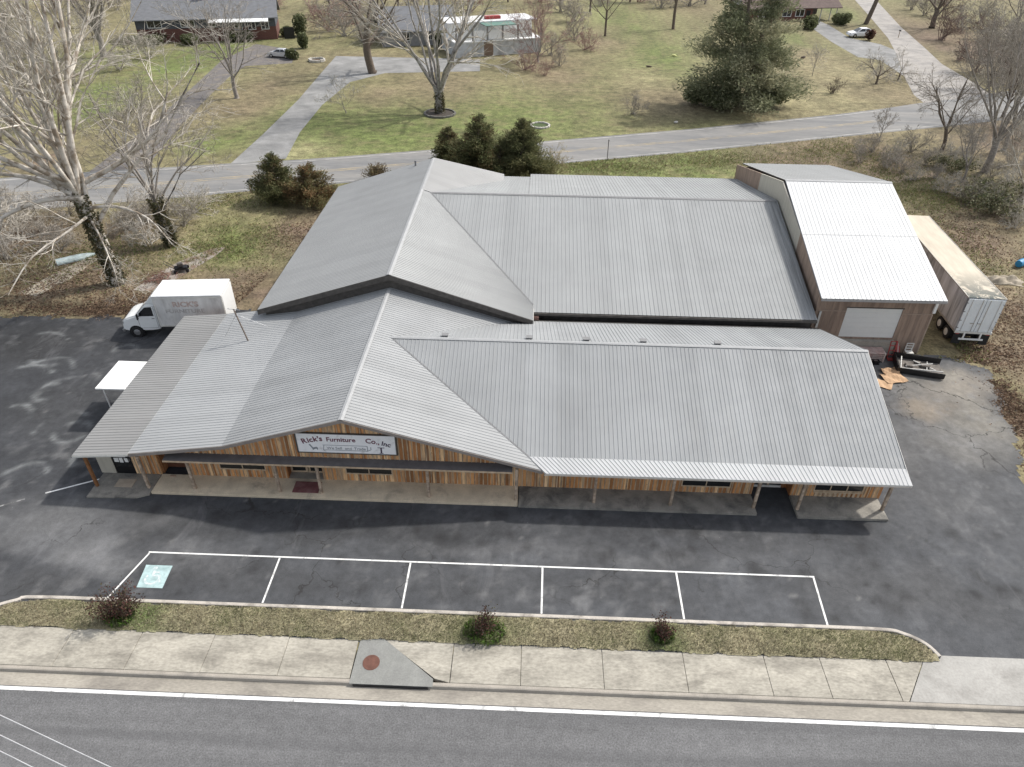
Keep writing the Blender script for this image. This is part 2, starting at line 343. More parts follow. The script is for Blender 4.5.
for px, py, rx, ry, c, wt in ((95, 555, 55, 20, .165, .6), (150, 522, 38, 12, .15, .5), (45, 545, 40, 16, .14, .5), (560, 545, 50, 8, .13, .5), (770, 545, 60, 9, .12, .5), (60, 520, 75, 30, .115, .8), (180, 525, 60, 18, .045, .7), (350, 525, 190, 16, .042, .7), (700, 530, 150, 14, .05, .5), (250, 580, 120, 18, .05, .5), (560, 590, 160, 18, .055, .5),
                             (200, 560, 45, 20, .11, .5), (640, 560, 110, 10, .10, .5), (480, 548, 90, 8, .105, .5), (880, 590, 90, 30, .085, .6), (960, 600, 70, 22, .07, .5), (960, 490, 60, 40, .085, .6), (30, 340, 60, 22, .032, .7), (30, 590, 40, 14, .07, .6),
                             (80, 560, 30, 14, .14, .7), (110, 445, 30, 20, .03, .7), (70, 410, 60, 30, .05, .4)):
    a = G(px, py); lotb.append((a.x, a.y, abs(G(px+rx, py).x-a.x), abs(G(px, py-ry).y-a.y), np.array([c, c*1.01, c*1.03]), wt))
for px, py, rx, ry, c, wt in ((950, 385, 50, 18, (.24, .215, .18), .85), (985, 420, 30, 25, (.22, .205, .175), .8), (925, 410, 24, 12, (.25, .21, .16), .7), (910, 375, 40, 14, (.14, .135, .125), .8), (960, 440, 40, 22, (.15, .145, .135), .8),
                             (945, 375, 18, 8, (.27, .25, .21), .8), (900, 440, 30, 25, (.10, .10, .10), .8)):
    a = G(px, py); lotb.append((a.x, a.y, abs(G(px+rx, py).x-a.x), abs(G(px, py-ry).y-a.y), np.array(c), wt))
def lotcol(X, Y):
    n = fbm(X, Y, .18, 5, 5)[..., None]; n2 = fbm(X, Y, .8, 4, 15)[..., None]
    t = np.clip((X+24)/10, 0, 1)[..., None]
    C = np.array([.046, .048, .052])*(1-t)+np.array([.074, .077, .082])*t
    C = C*(.75+.5*n)
    wx = X+(fbm(X, Y, .5, 4, 41)-.5)*3; wy = Y+(fbm(X, Y, .5, 4, 43)-.5)*2.2
    for x, y, rx, ry, c, wt in lotb:
        k = np.exp(-(((wx-x)/rx)**2+((wy-y)/ry)**2)**1.6)[..., None]*wt; C = C*(1-k)+c*k
    d = np.full(X.shape, 9.)
    for a, b in swirl: d = np.minimum(d, segdist(wx*.25+X*.75, wy*.25+Y*.75, a, b))
    k = (np.exp(-(d/.16)**2)*np.clip(fbm(X, Y, 1.3, 3, 77)*2.4-.75, 0, 1)*.7)[..., None]; C = C*(1-k)+np.array([.22, .23, .23])*k
    # long scuffs and narrow dark seams
    for s, (pa, pb, wd, col, wt) in enumerate(((G(60, 560), G(205, 505), .5, .16, .45), (G(0, 535), G(60, 515), .9, .15, .5), (G(130, 600), G(190, 545), .35, .17, .5), (G(720, 500), G(768, 528), .12, .035, .6), (G(510, 505), G(512, 560), .08, .14, .5), (G(920, 535), G(1000, 590), .1, .035, .7), (G(905, 470), G(945, 520), .5, .11, .4))):
        k = (np.exp(-(segdist(wx*.3+X*.7, wy*.3+Y*.7, (pa.x, pa.y), (pb.x, pb.y))/wd)**2)*wt*np.clip(fbm(X, Y, 1.1, 3, 90+s)*2-.3, 0, 1))[..., None]; C = C*(1-k)+col*k
    # darker band along the front, dust in the pores, oil spots in the bays
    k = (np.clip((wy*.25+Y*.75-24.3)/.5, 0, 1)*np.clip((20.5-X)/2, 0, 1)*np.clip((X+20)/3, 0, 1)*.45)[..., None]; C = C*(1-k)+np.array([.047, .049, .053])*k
    dust = np.clip((fbm(X, Y, 1.6, 5, 121)-.55)*5, 0, 1)*np.clip(fbm(X, Y, .15, 3, 123)*2.6-.9, 0, 1); k = (dust*.55)[..., None]; C = C*(1-k)+np.array([.165, .165, .165])*k
    crumb = np.clip((vnoise(X*4, Y*4, 131)-.93)*14, 0, 1)*np.clip(fbm(X, Y, .2, 3, 133)*2-.6, 0, 1); k = (crumb*.7)[..., None]; C = C*(1-k)+np.array([.24, .235, .225])*k
    rg = np.random.default_rng(9)
    for i in range(70):
        ox, oy, rr_ = rg.uniform(-20, 28), rg.uniform(20.8, 27), rg.uniform(.12, .45); k = (np.exp(-((wx*.15+X*.85-ox)**2+(wy*.15+Y*.85-oy)**2)/rr_**2)*.65)[..., None]; C = C*(1-k)+np.array([.03, .03, .031])*k
    for tx in (-16.3, -14.6, -9.8, -8.1, -2.9, -1.3, 3.4, 5.1, 10.0, 11.6):   # tyre tracks into the bays
        k = (np.exp(-((X-tx-.25*np.sin(Y))/.16)**2)*np.clip((26-Y)/2, 0, 1)*np.clip(fbm(X, Y, .9, 3, 141)*2-.6, 0, 1)*.35)[..., None]; C = C*(1-k)+np.array([.034, .034, .036])*k
    return C*(.72+.56*n2)
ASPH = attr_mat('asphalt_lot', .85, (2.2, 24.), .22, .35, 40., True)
def lotedge(cx, cy):
    wx = cx+(fbm(cx, cy, .8, 4, 55)-.5)*1.6; wy = cy+(fbm(cx, cy, .8, 4, 56)-.5)*np.where(cy > 21.5, 1.6, 0.); return inpoly(wx, wy, LOT)
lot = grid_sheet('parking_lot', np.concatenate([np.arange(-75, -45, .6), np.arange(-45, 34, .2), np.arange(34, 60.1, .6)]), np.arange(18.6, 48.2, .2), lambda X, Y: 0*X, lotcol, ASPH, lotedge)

def stripe(x0, y0, x1, y1, wd, name, m, parent, z=.004, worn=None):
    a = Vector((x0, y0, 0)); b = Vector((x1, y1, 0)); d = (b-a).normalized()*wd/2; n = Vector((-d.y, d.x, 0)); zz = Vector((0, 0, z))
    o = MB().quad(a-n+zz, b-n+zz, b+n+zz, a+n+zz).build(name, m, parent, world=False); return o
stripe(-18.86, 23.2, 14.25, 23.18, .09, 'stall_line', LINE, lot, .008)
for X0, X1, Y0 in ((-18.8, -19.55, 20.4), (-12.2, -12.2, 20.45), (-5.64, -5.64, 20.45), (.92, .88, 20.45), (7.5, 7.47, 20.45), (14.2, 14.02, 20.42)):
    stripe(X0, 23.13, X1, Y0, .09, 'stall_line', LINE, lot)
stripe(-26.35, 27.0, -23.9, 28.25, .10, 'stall_line', LINE, lot)
stripe(-28.6, 25.7, -27.2, 26.5, .10, 'stall_line', mat('worn_line_paint', (.26, .26, .255), .8, var=.2, c2=(.09, .09, .09), c2s=2.5, c2lim=(.45, .55)), lot)
# accessible bay sign painted on the asphalt
HCB = mat('pale_blue_paint', (.40, .53, .53), .75, var=.15, c2=(.24, .33, .33), c2s=2.5, c2lim=(.42, .68))
q = MB().add([(-18.62, 22.4, .009), (-18.47, 21.05, .009), (-17.22, 21.05, .009), (-17.3, 22.4, .009)], [(0, 1, 2, 3)]).build('accessible_symbol', HCB, lot, world=False)
m = MB()
def arcstrip(m, cx, cy, r, a0, a1, wd, z, n=18):
    for k in range(n):
        q0 = R_(a0+(a1-a0)*k/n); q1 = R_(a0+(a1-a0)*(k+1)/n)
        P = [(cx+rr*math.cos(q_), cy+rr*math.sin(q_), z) for rr, q_ in ((r-wd/2, q0), (r+wd/2, q0), (r+wd/2, q1), (r-wd/2, q1))]; m.quad(*P)
def flatline(m, a, b, wd, z):
    a = Vector((*a, z)); b = Vector((*b, z)); d = (b-a).normalized()*wd/2; n = Vector((-d.y, d.x, 0)); m.quad(a-n, b-n, b+n, a+n)
arcstrip(m, -17.95, 21.6, .33, 150, 400, .11, .014); arcstrip(m, -18.07, 22.22, .06, 0, 360, .1, .014, 10)
flatline(m, (-18.05, 22.12), (-17.98, 21.72), .12, .0145); flatline(m, (-18.0, 21.78), (-17.68, 21.76), .1, .015); flatline(m, (-17.7, 21.8), (-17.52, 21.4), .1, .0155); flatline(m, (-18.03, 21.98), (-17.75, 21.97), .08, .016)
m.build('wheelchair_mark', mat('worn_white_paint', (.62, .65, .65), .7, var=.15, ns=4, c2=(.36, .46, .46), c2s=4, c2lim=(.40, .58)), q, world=False)

# front street: road, gutter, kerb, pavement
m, t, b = base('street_asphalt_speckled', .85, 0, .25); v = coords(t)
col = mixc(t, 1., (.132, .132, .133), ramp(t, noise(t, coords(t, (.06, .8, 1)), 1.2, 4), .3, .7, .86, 1.14), 'MULTIPLY')
col = mixc(t, 1., col, ramp(t, noise(t, v, 15., 4, .8), .34, .66, .62, 1.38), 'MULTIPLY'); col = mixc(t, 1., col, ramp(t, noise(t, v, 3., 3, .7), .3, .7, .88, 1.12), 'MULTIPLY')
tw = noise(t, coords(t, (.02, 1.1, 1)), 1., 3, .5, .3); col = mixc(t, ramp(t, tw, .5, .64, 0, .35), col, (.075, .075, .077))           # darker wheel paths along the lane
t.links.new(col, b.inputs['Base Color']); bump(t, b, noise(t, v, 60, 2), .4, .01); ROAD = m
rd = struct('road', MB().box(-120, 120, -14, 15.97, -.4, -.135), ROAD)
stripe(-120, 15.875, 120, 15.82, .16, 'edge_line', LINE, rd, -.131)
struct('gutter', MB().add([(-120, 15.97, -.4), (120, 15.97, -.4), (120, 15.97, -.128), (-120, 15.97, -.128), (-120, 16.61, -.15), (120, 16.61, -.15)], [(0, 1, 2, 3), (3, 2, 5, 4)]), mat('gutter_concrete', (.32, .295, .25), .9, var=.15, ns=1., stretch=(.4, 1, 1), c2=(.17, .155, .135), c2s=.8, c2lim=(.48, .75), fine=.15))
kb = MB()
prof = [(16.60, -.4), (16.60, -.145), (16.635, -.02), (16.68, .004), (16.80, .006), (16.80, -.4)]
kb.extr(prof, 'X', -120, 120); struct('kerb', kb, CONC)
# pavement slabs with open joints
SW = mat('pavement_concrete', (.355, .332, .28), .9, var=.16, ns=.7, stretch=(.5, 1, 1), c2=(.20, .185, .155), c2s=1.0, c2lim=(.45, .70), fine=.2, bmp=.25)
sw = MB(); js = [-120+1.8*i for i in range(0, 51)]+[-26.9, -23.6, -20.2, -17.05, -13.75, -10.4, -7.28]
js = sorted(js); js = [j for j in js if j <= -28.2 or j >= -27]+[-3.66, -3.0, 0.0, 3.55, 7.1, 10.65, 13.1, 16.0]
js = sorted(set(js)); random.seed(3)
for a, c in zip(js[:-1], js[1:]):
    if c-a < .3 or (a, c) == (-7.28, -3.66) or (a, c) == (-3.66, -3.0): continue
    h = random.uniform(-.006, .006); y1 = 18.72+random.uniform(-.03, .03)
    sw.bbox(a+.007, c-.007, 16.815, y1, -.2, .008+h, .012)
sw.prism([(-6.1+.02, 18.72), (-3.66, 16.98), (-3.02, 16.815), (-3.02, 18.74), (-5.6, 18.74)][::1], -.2, .008)
sw.prism([(16.02, 16.815), (16.25, 16.815), (17.6, 18.72), (16.02, 18.72)], -.2, .008)
struct('pavement', sw, SW)
ap = MB().prism([(16.29, 16.815), (60, 16.815), (60, 19.06), (18.55, 19.06), (18.45, 18.9), (17.64, 18.72)], -.2, .009)
struct('driveway_apron', ap, mat('pale_apron_concrete', (.36, .35, .325), .9, var=.12, ns=.7, c2=(.25, .24, .22), c2s=.5, c2lim=(.45, .7), fine=.1, bmp=.2))
# storm drain inlet in the pavement
dr = thing('storm_drain', 'grey concrete drain inlet slab with round rusty lid in the pavement', 'storm drain', (-5.6, 17.7, 0))
MB().prism([(-7.25, 16.59), (-3.7, 16.59), (-3.72, 16.95), (-6.12, 18.78), (-7.2, 18.78)], -.02, .016).build('inlet_slab', CONC_G, dr)
MB().box(-7.1, -3.9, 16.55, 16.589, -.14, -.03).build('inlet_opening', BLACK, dr)
mh = MB().cyl((-6.5, 17.6, .02), 'Z', .37, .016, 28); 
for k in range(8):
    q0 = k*math.pi/4; mh.cyl((-6.5+.22*math.cos(q0), 17.6+.22*math.sin(q0), .03), 'Z', .03, .008, 8)
mh.build('manhole_cover', mat('rusty_iron', (.125, .058, .042), .85, var=.25, ns=3), dr)
# island of dry grass with its kerb
isl = [(-27.2, 18.70), (17.7, 18.70), (18.3, 18.74), (18.35, 18.95), (18.0, 19.5), (17.2, 20.0), (16.2, 20.15), (-22.6, 20.15), (-23.8, 19.85), (-25.2, 19.2), (-26.2, 18.8)]
def islcol(X, Y):
    n = fbm(X, Y, .5, 4, 61)[..., None]; n2 = fbm(X, Y, 3., 3, 63)[..., None]
    C = np.array([.30, .265, .175])*(1-n)+np.array([.18, .17, .10])*n
    for x, y in ((-1.7, 19.15), (6.3, 19.3), (-17.4, 19.5)):
        k = np.exp(-((X-x)**2+(Y-y)**2)/.9)[..., None]*.8; C = C*(1-k)+np.array([.08, .14, .03])*k
    return C*(.65+.7*n2)
grid_sheet('grass_verge', np.arange(-28, 18.8, .15), np.arange(18.5, 20.3, .05), lambda X, Y: .022+.05*np.sin(np.clip((Y-18.7)/1.5, 0, 1)*math.pi)+.03*fbm(X, Y, 1.5, 3), islcol, attr_mat('verge_soil', .95, (5., 25.), .35, .8, 22.), lambda x, y: inpoly(x, y+(fbm(x, y*0+3, 1.6, 4, 5)-.5)*.28, isl))
kp = [(-27.0, 18.75), (-25.9, 19.0), (-24.9, 19.5), (-23.7, 20.05), (-22.6, 20.27), (-15, 20.28), (0, 20.29), (10, 20.29), (16.1, 20.28), (17.3, 20.1), (18.1, 19.6), (18.45, 18.98)]
def subdiv(P, n=4):
    out = []
    for i in range(len(P)-1):
        p0 = P[max(i-1, 0)]; p1 = P[i]; p2 = P[i+1]; p3 = P[min(i+2, len(P)-1)]
        for k in range(n):
            t = k/n; out.append(tuple(.5*((2*p1[j])+(-p0[j]+p2[j])*t+(2*p0[j]-5*p1[j]+4*p2[j]-p3[j])*t*t+(-p0[j]+3*p1[j]-3*p2[j]+p3[j])*t**3) for j in range(len(p1))))
    return out+[P[-1]]
k = MB(); pr = [(-.10, -.02), (-.09, .06), (-.06, .08), (.06, .08), (.09, .06), (.10, -.02)]; P = [Vector((*p, 0)) for p in subdiv(kp)]
vs = []
for i, p in enumerate(P):
    d = (P[min(i+1, len(P)-1)]-P[max(0, i-1)]).normalized(); n = Vector((-d.y, d.x, 0))
    vs += [(p+n*a+Vector((0, 0, z)))[:] for a, z in pr]
np_ = len(pr); k.add(vs, [(i*np_+j, i*np_+j+1, (i+1)*np_+j+1, (i+1)*np_+j) for i in range(len(P)-1) for j in range(np_-1)])
struct('island_kerb', k, mat('kerb_concrete', (.46, .425, .375), .9, var=.15, ns=1., c2=(.22, .20, .175), c2s=1.2, fine=.12))

# roads and drives beyond the building
def gp(L): return [tuple(G(x, y))[:2] for x, y in L]
def paved(name, pts, z, m, closed=True, label=None, cat=None):
    P = gp(pts); bm = bmesh.new(); vs = [bm.verts.new((x, y, z)) for x, y in P]; f = bm.faces.new(vs)
    if f.calc_area() and f.normal.z < 0: f.normal_flip()
    bmesh.ops.triangulate(bm, faces=[f]); mb = MB().bm(bm); return struct(name, mb, m)
BRD = mat('worn_road_asphalt', (.245, .238, .225), .9, var=.14, ns=.3, stretch=(.2, 1, 1), c2=(.165, .166, .166), c2s=.3, c2lim=(.38, .6), fine=.12)
DRV = mat('grey_drive', (.26, .258, .25), .9, var=.15, ns=.5, c2=(.17, .17, .165), c2s=.3, c2lim=(.4, .65), fine=.15)
DRVD = mat('gravel_drive', (.135, .125, .12), .95, var=.25, ns=1.5, c2=(.21, .18, .14), c2s=.6, c2lim=(.5, .7), fine=.25)
SIDE = mat('pale_side_road', (.32, .30, .275), .9, var=.12, ns=.4, c2=(.22, .21, .2), c2s=.35, c2lim=(.45, .7), fine=.15)
farE = [(-150, 190), (0, 178), (100, 171), (170, 167), (235, 163), (300, 159.5), (420, 150.5), (510, 144), (600, 136.5), (690, 129), (760, 122), (830, 115), (880, 109), (920, 103), (1030, 88), (1150, 72)]
nearE = [(-150, 228), (0, 212), (110, 203), (170, 198.5), (250, 191), (300, 187), (420, 176), (510, 168.5), (600, 160), (690, 152), (760, 145), (830, 138), (880, 133), (940, 127), (1030, 117), (1150, 100)]
paved('back_road', farE+nearE[::-1], -.006, BRD)
def lerp2(a, b, t): return (a[0]+(b[0]-a[0])*t, a[1]+(b[1]-a[1])*t)
bl = bpy.data.objects['back_road']
def polystripe(A, B, t0, t1, name, m, z):
    mb = MB(); PA = [G(*lerp2(a, b, t0), z) for a, b in zip(A, B)]; PB = [G(*lerp2(a, b, t1), z) for a, b in zip(A, B)]
    for i in range(len(PA)-1): mb.quad(PA[i], PA[i+1], PB[i+1], PB[i])
    return mb.build(name, m, bl, world=False)
polystripe(farE[:13], nearE[:13], .455, .475, 'centre_line', mat('faded_yellow_paint', (.38, .31, .19), .8, var=.2, c2=(.22, .21, .19), c2s=.5, c2lim=(.4, .6)), .002)
polystripe(farE[:13], nearE[:13], .505, .525, 'centre_line', MATS['faded_yellow_paint'], .002)
FW = mat('faded_white_paint', (.38, .37, .35), .8, var=.2, c2=(.23, .225, .21), c2s=.5, c2lim=(.42, .62))
polystripe(farE[:13], nearE[:13], .05, .075, 'edge_line', FW, .002); polystripe(farE[:14], nearE[:14], .92, .945, 'edge_line', FW, .002)
paved('side_road', [(846, -14), (855, 0), (871, 18), (888, 38), (897, 55), (905, 78), (914, 95), (924, 103), (990, 94), (976, 84), (942, 64), (926, 49), (901, 27), (876, 0), (868, -14)], -.002, SIDE)
paved('concrete_drive', [(230, 164), (286, 158.5), (300, 132), (322, 105), (350, 82), (385, 73), (480, 71), (480, 59), (380, 57), (336, 56), (322, 72), (298, 100), (262, 135)], -.011, DRV)
paved('gravel_drive', [(88, 172.5), (145, 169), (172, 135), (205, 100), (228, 78), (245, 66), (292, 63), (296, 50), (256, 44), (222, 60), (196, 84), (150, 125)], -.012, DRVD)
paved('house_drive', [(817, 20), (829, 25), (850, 38), (880, 44), (895, 50), (904, 76), (880, 60), (858, 57), (832, 42), (812, 28)], -.011, DRV)
paved('concrete_strip', [(18, 293), (36, 296), (70, 279), (98, 259), (88, 257), (55, 273)], -.008, mat('buff_slab', (.33, .29, .23), .9, var=.2, ns=1.2, c2=(.2, .15, .1), c2s=.7, c2lim=(.5, .66), fine=.15))
paved('old_slab', [(133, 290), (150, 291), (180, 277), (215, 256), (228, 246), (212, 248), (178, 262), (150, 278)], -.008, mat('leafy_slab', (.30, .27, .24), .9, var=.2, ns=1.2, c2=(.17, .115, .08), c2s=.8, c2lim=(.45, .6), fine=.2))
paved('bare_track', [(868, 180), (905, 175), (938, 172), (936, 177), (900, 182), (870, 188)], -.012, mat('bare_soil', (.24, .19, .14), .95, var=.2, ns=1.5))
# ------------------------------------------------------------------ ribbed roofs
def roof(name, parent, a, b, c, d, m, spacing=.235, h=.022, th=.14, under=None, edge=None):
    """a-b along the ridge (or top), d-c along the eave; ribs run from a to d"""
    a, b, c, d = (Vector(p) for p in (a, b, c, d)); n = (b-a).cross(d-a).normalized()
    if n.z < 0: n = -n
    L = max((b-a).length, (c-d).length); k = max(2, int(round(L/spacing))); mb = MB()
    prof = []
    for i in range(k):
        t = i/k; e = 1/k
        prof += [(t, 0), (t+e*.80, 0), (t+e*.85, h), (t+e*.95, h)]
    prof.append((1, 0)); vs = []
    for t, z in prof:
        vs += [a.lerp(b, t)+n*z, d.lerp(c, t)+n*z]
    mb.add(vs, [(2*i, 2*i+1, 2*i+3, 2*i+2) for i in range(len(prof)-1)], 0)
    D = Vector((0, 0, -th)); o = .004; up = n*-.004
    A, B, C_, D_ = a+up, b+up, c+up, d+up
    mb.add([A, B, C_, D_, A+D, B+D, C_+D, D_+D], [(0, 1, 5, 4), (1, 2, 6, 5), (2, 3, 7, 6), (3, 0, 4, 7), (4, 5, 6, 7)], 1)
    return mb.build(name, [m, edge or FASC], parent)
def ridge(name, parent, a, b, w_, drop, m, axis):
    a, b = Vector(a), Vector(b); s = Vector((w_, 0, 0)) if axis == 'Y' else Vector((0, w_, 0)); dz = Vector((0, 0, -drop)); u = Vector((0, 0, .045))
    mb = MB(); mb.add([a+u-s+dz, a+u, a+u+s+dz, b+u-s+dz, b+u, b+u+s+dz], [(0, 1, 4, 3), (1, 2, 5, 4)]); return mb.build(name, m, parent)
def board(name, parent, a, b, w_, t, m, down=Vector((0, 0, -1)), out=Vector((0, -1, 0))):
    """flat trim board from a to b, hanging w_ below the line, t thick towards out"""
    a, b = Vector(a), Vector(b); d = down*w_; o = out*t
    return MB().add([a, b, b+d, a+d, a+o, b+o, b+d+o, a+d+o], [(0, 3, 2, 1), (4, 5, 6, 7), (0, 1, 5, 4), (1, 2, 6, 5), (2, 3, 7, 6), (3, 0, 4, 7)]).build(name, m, parent)

# ------------------------------------------------------------------ the furniture store (front gable, east wing, low west side)
st = thing('furniture_store', 'long furniture store with rustic board front, porch and grey ribbed metal roofs facing the street', 'store', (-2, 28.6, 0))
GX, GZ = -9.42, 5.50
roof('roof_panel', st, (GX, 42, GZ), (GX, 27.45, GZ), (.84, 27.45, 2.47), (.84, 42, 2.47), ROOF_X)
roof('roof_panel', st, (GX, 27.45, GZ), (GX, 42, GZ), (-15.95, 42, 3.47), (-15.95, 27.45, 3.47), ROOF_X)
roof('roof_panel', st, (-15.95, 27.45, 3.47), (-15.95, 42, 3.47), (-21.15, 42, 2.72), (-21.15, 27.45, 2.72), roof_mat('roof_sheet_lighter', (.32, .328, .33), 'X', .06, dirtamt=.12), th=.12)
o = roof('roof_panel', st, (-21.13, 27.4, 2.735), (-21.13, 42, 2.735), (-24.2, 41.95, 2.5), (-24.2, 27.4, 2.5), ROOF_OLD, th=.1, edge=OFFW); o['label'] = 'darker weathered low roof strip over the west side'
RX, RZ, RY = 19.85, 5.2, 35.75
roof('roof_panel', st, (RX, RY, RZ), (-8.5, RY, RZ), (-8.5, 28.23, 2.69), (RX, 28.23, 2.69), ROOF_A)
o = roof('roof_panel', st, (RX+.02, 28.26, 2.72), (.05, 28.26, 2.72), (.98, 27.25, 2.48), (RX+.02, 27.25, 2.48), ROOF_PALE, th=.08, edge=OFFW); o['label'] = 'paler metal strip along the porch eave'
roof('roof_panel', st, (-8.5, RY, RZ), (RX, RY, RZ), (RX-.25, 42.0, 2.85), (-8.5, 42.0, 2.85), ROOF_A)
ridge('ridge_cap', st, (GX, 27.4, GZ), (GX, 41.2, GZ), .14, .04, CAP, 'Y')
ridge('ridge_cap', st, (-8.35, RY, RZ), (RX+.02, RY, RZ), .13, .045, CAP, 'X')
# valley flashing where the wing meets the gable
def gz(x): return GZ-(x-GX)*(GZ-2.47)/(.84-GX)
def vline(xs, yf):
    mb = MB(); P = [Vector((x, yf(x), gz(x)+.035)) for x in xs]; s = Vector((.05, 0, 0))
    for p, q in zip(P[:-1], P[1:]): mb.quad(p-s, q-s, q+s, p+s)
    return mb
ysl = lambda x: 28.23+(gz(x)-2.69)/(RZ-2.69)*(RY-28.23)
vline([-8.2+i*.4 for i in range(22)]+[.62], ysl).build('valley_flashing', CAPD, st)
# rake and eave boards of the front gable
for pa, pb in (((GX, 27.44, GZ-.01), (.84, 27.44, 2.46)), ((-15.95, 27.44, 3.46), (GX, 27.44, GZ-.01)), ((-21.15, 27.44, 2.71), (-15.95, 27.44, 3.46))):
    board('rake_board', st, pa, pb, .2, .03, mat('rake_paint', (.25, .22, .20), .7, var=.15))
board('eave_board', st, (.9, 27.24, 2.40), (RX, 27.24, 2.40), .05, .02, mat('pale_trim', (.55, .50, .44), .6, var=.15, ns=3))
board('eave_board', st, (-24.2, 27.39, 2.47), (-21.15, 27.39, 2.70), .12, .02, OFFW)
board('rake_board', st, (RX+.005, 27.3, 2.44), (RX+.005, RY, RZ-.02), .18, .02, OFFW, out=Vector((1, 0, 0)))
# upper gable wall (boards and battens)
def gtop(x):
    if x > GX: return gz(x)-.16
    if x > -15.95: return GZ-(GX-x)*(GZ-3.47)/(15.95+GX)-.16
    return 3.47-(-15.95-x)*(3.47-2.72)/(21.15-15.95)-.14
mb = MB(); pts = [(-20.9, 2.36)]+[(x, 2.36) for x in (-15.95, GX, -.1)]+[(-.1, gtop(-.1)), (GX, gtop(GX)), (-15.95, gtop(-15.95)), (-20.9, gtop(-20.9))]
mb.extr(pts, 'Y', 27.95, 28.05)
x = -20.7
while x < -.4:
    if gtop(x)-2.38 > .1: mb.box(x-.03, x+.03, 27.922, 27.951, 2.37, gtop(x)-.005, 1)
    x += .24
BATT = mat('pale_batten', (.44, .33, .22), .8, var=.4, ns=2.5, stretch=(2, 2, .5), c2=(.17, .13, .10), c2s=1.5, c2lim=(.5, .7))
mb.build('gable_wall', [WOOD, BATT], st)
# canopy below the gable, with its dark flat top and tan edge board
mb = MB(); mb.add([(-19.35, 27.36, 2.40), (-.75, 27.36, 2.40), (-.75, 27.945, 2.47), (-19.35, 27.945, 2.47), (-19.35, 27.36, 2.34), (-.75, 27.36, 2.34), (-.75, 28.6, 2.34), (-19.35, 28.6, 2.34)], [(0, 1, 2, 3), (0, 4, 5, 1), (4, 7, 6, 5), (1, 5, 6, 2), (0, 3, 7, 4)])
mb.build('canopy', mat('canopy_felt', (.105, .098, .098), .9, var=.2, ns=2.), st)
board('canopy_edge', st, (-19.35, 27.36, 2.385), (-.75, 27.36, 2.385), .10, .025, TANTRIM)
# front wall with its openings: boards between x0 and x1, z0 and z1
def wall_front(name, Y, spans, m=WOOD):
    mb = MB()
    for x0, x1, z0, z1 in spans:
        mb.box(x0, x1, Y, Y+.12, z0, z1); x = math.ceil(x0/.24)*.24
        while x < x1-.03:
            mb.box(x-.03, x+.03, Y-.022, Y+.001, z0+.004, z1-.004, 1); x += .24
    return mb.build(name, [m, BATT if m is WOOD else m], st)
YW = 28.66; Z0 = .12; ZT = 2.6
for spans in ([(-22.0, -20.55, 0.12, 2.4)], [(-19.0, -17.12, 0.12, 2.6), (-17.12, -14.5, 0.12, 0.7), (-17.12, -14.5, 1.75, 2.6), (-14.5, -13.35, 0.12, 2.6)], [(-11.35, -10.05, 0.12, 2.6), (-10.05, -7.42, 0.12, 0.66), (-10.05, -7.42, 1.8, 2.6), (-7.42, 0.2, 0.12, 2.6), (0.2, 8.5, 0.12, 2.75), (8.5, 11.2, 0.12, 0.58), (8.5, 11.2, 1.7, 2.75), (11.2, 12.43, 0.12, 2.75)], [(14.55, 15.7, 0.12, 2.75), (15.7, 18.4, 0.12, 0.55), (15.7, 18.4, 1.7, 2.75), (18.4, 19.4, 0.12, 2.75)]):
    wall_front('wall', YW, spans)
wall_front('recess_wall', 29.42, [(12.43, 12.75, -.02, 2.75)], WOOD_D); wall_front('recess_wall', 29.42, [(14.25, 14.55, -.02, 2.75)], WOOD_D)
MB().box(-24.0, -23.15, YW, YW+.12, .1, 2.5).build('wall', BEIGE, st)['label'] = 'plain tan wall panel beside the black door'
# recess side walls
mb = MB()
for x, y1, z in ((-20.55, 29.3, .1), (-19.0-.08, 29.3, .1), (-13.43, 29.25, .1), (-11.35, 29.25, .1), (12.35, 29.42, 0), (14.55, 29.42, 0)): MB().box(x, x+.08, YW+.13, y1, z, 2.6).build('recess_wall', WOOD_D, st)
MB().box(-24.02, -23.9, YW+.13, 41.9, 0, 2.4).build('wall', TAN_WALL, st)
mb = MB(); mb.extr([(28.8, 0), (41.9, 0), (41.9, 2.7), (RY, RZ-.2), (28.8, 2.6)], 'X', 19.3, 19.4); mb.build('wall', TAN_WALL, st)
MB().box(-24, 19.3, 41.7, 41.85, 0, 2.45).build('wall', TAN_WALL, st)
# doors and windows
def window(parent, x0, x1, z0, z1, Y, mull=1, frame=TANTRIM, glass=GLASS):
    f = MB()
    f.box(x0, x1, Y-.03, Y+.06, z0, z0+.07); f.box(x0, x1, Y-.03, Y+.06, z1-.07, z1); f.box(x0, x0+.06, Y-.028, Y+.058, z0+.071, z1-.071); f.box(x1-.06, x1, Y-.028, Y+.058, z0+.071, z1-.071)
    for i in range(1, mull+1):
        x = x0+(x1-x0)*i/(mull+1); f.box(x-.025, x+.025, Y-.025, Y+.055, z0+.071, z1-.071)
    o = f.build('window', frame, parent); MB().box(x0+.06, x1-.06, Y+.0, Y+.02, z0+.07, z1-.07).build('pane', glass, o, world=False).parent = o
    c = o.children[0]
    iv = Matrix.Translation(parent.location) @ Matrix.Rotation(parent.rotation_euler.z, 4, 'Z'); c.data.transform(iv.inverted())
    return o
window(st, -17.12, -14.5, .7, 1.75, YW); window(st, -10.05, -7.42, .66, 1.8, YW, 1); window(st, 8.5, 11.2, .58, 1.7, YW, 1); window(st, 15.7, 18.4, .55, 1.7, YW, 2)
lc = lambda o, p: (o.data.transform((Matrix.Translation(p.location) @ Matrix.Rotation(p.rotation_euler.z, 4, 'Z')).inverted()), setattr(o, 'parent', p))
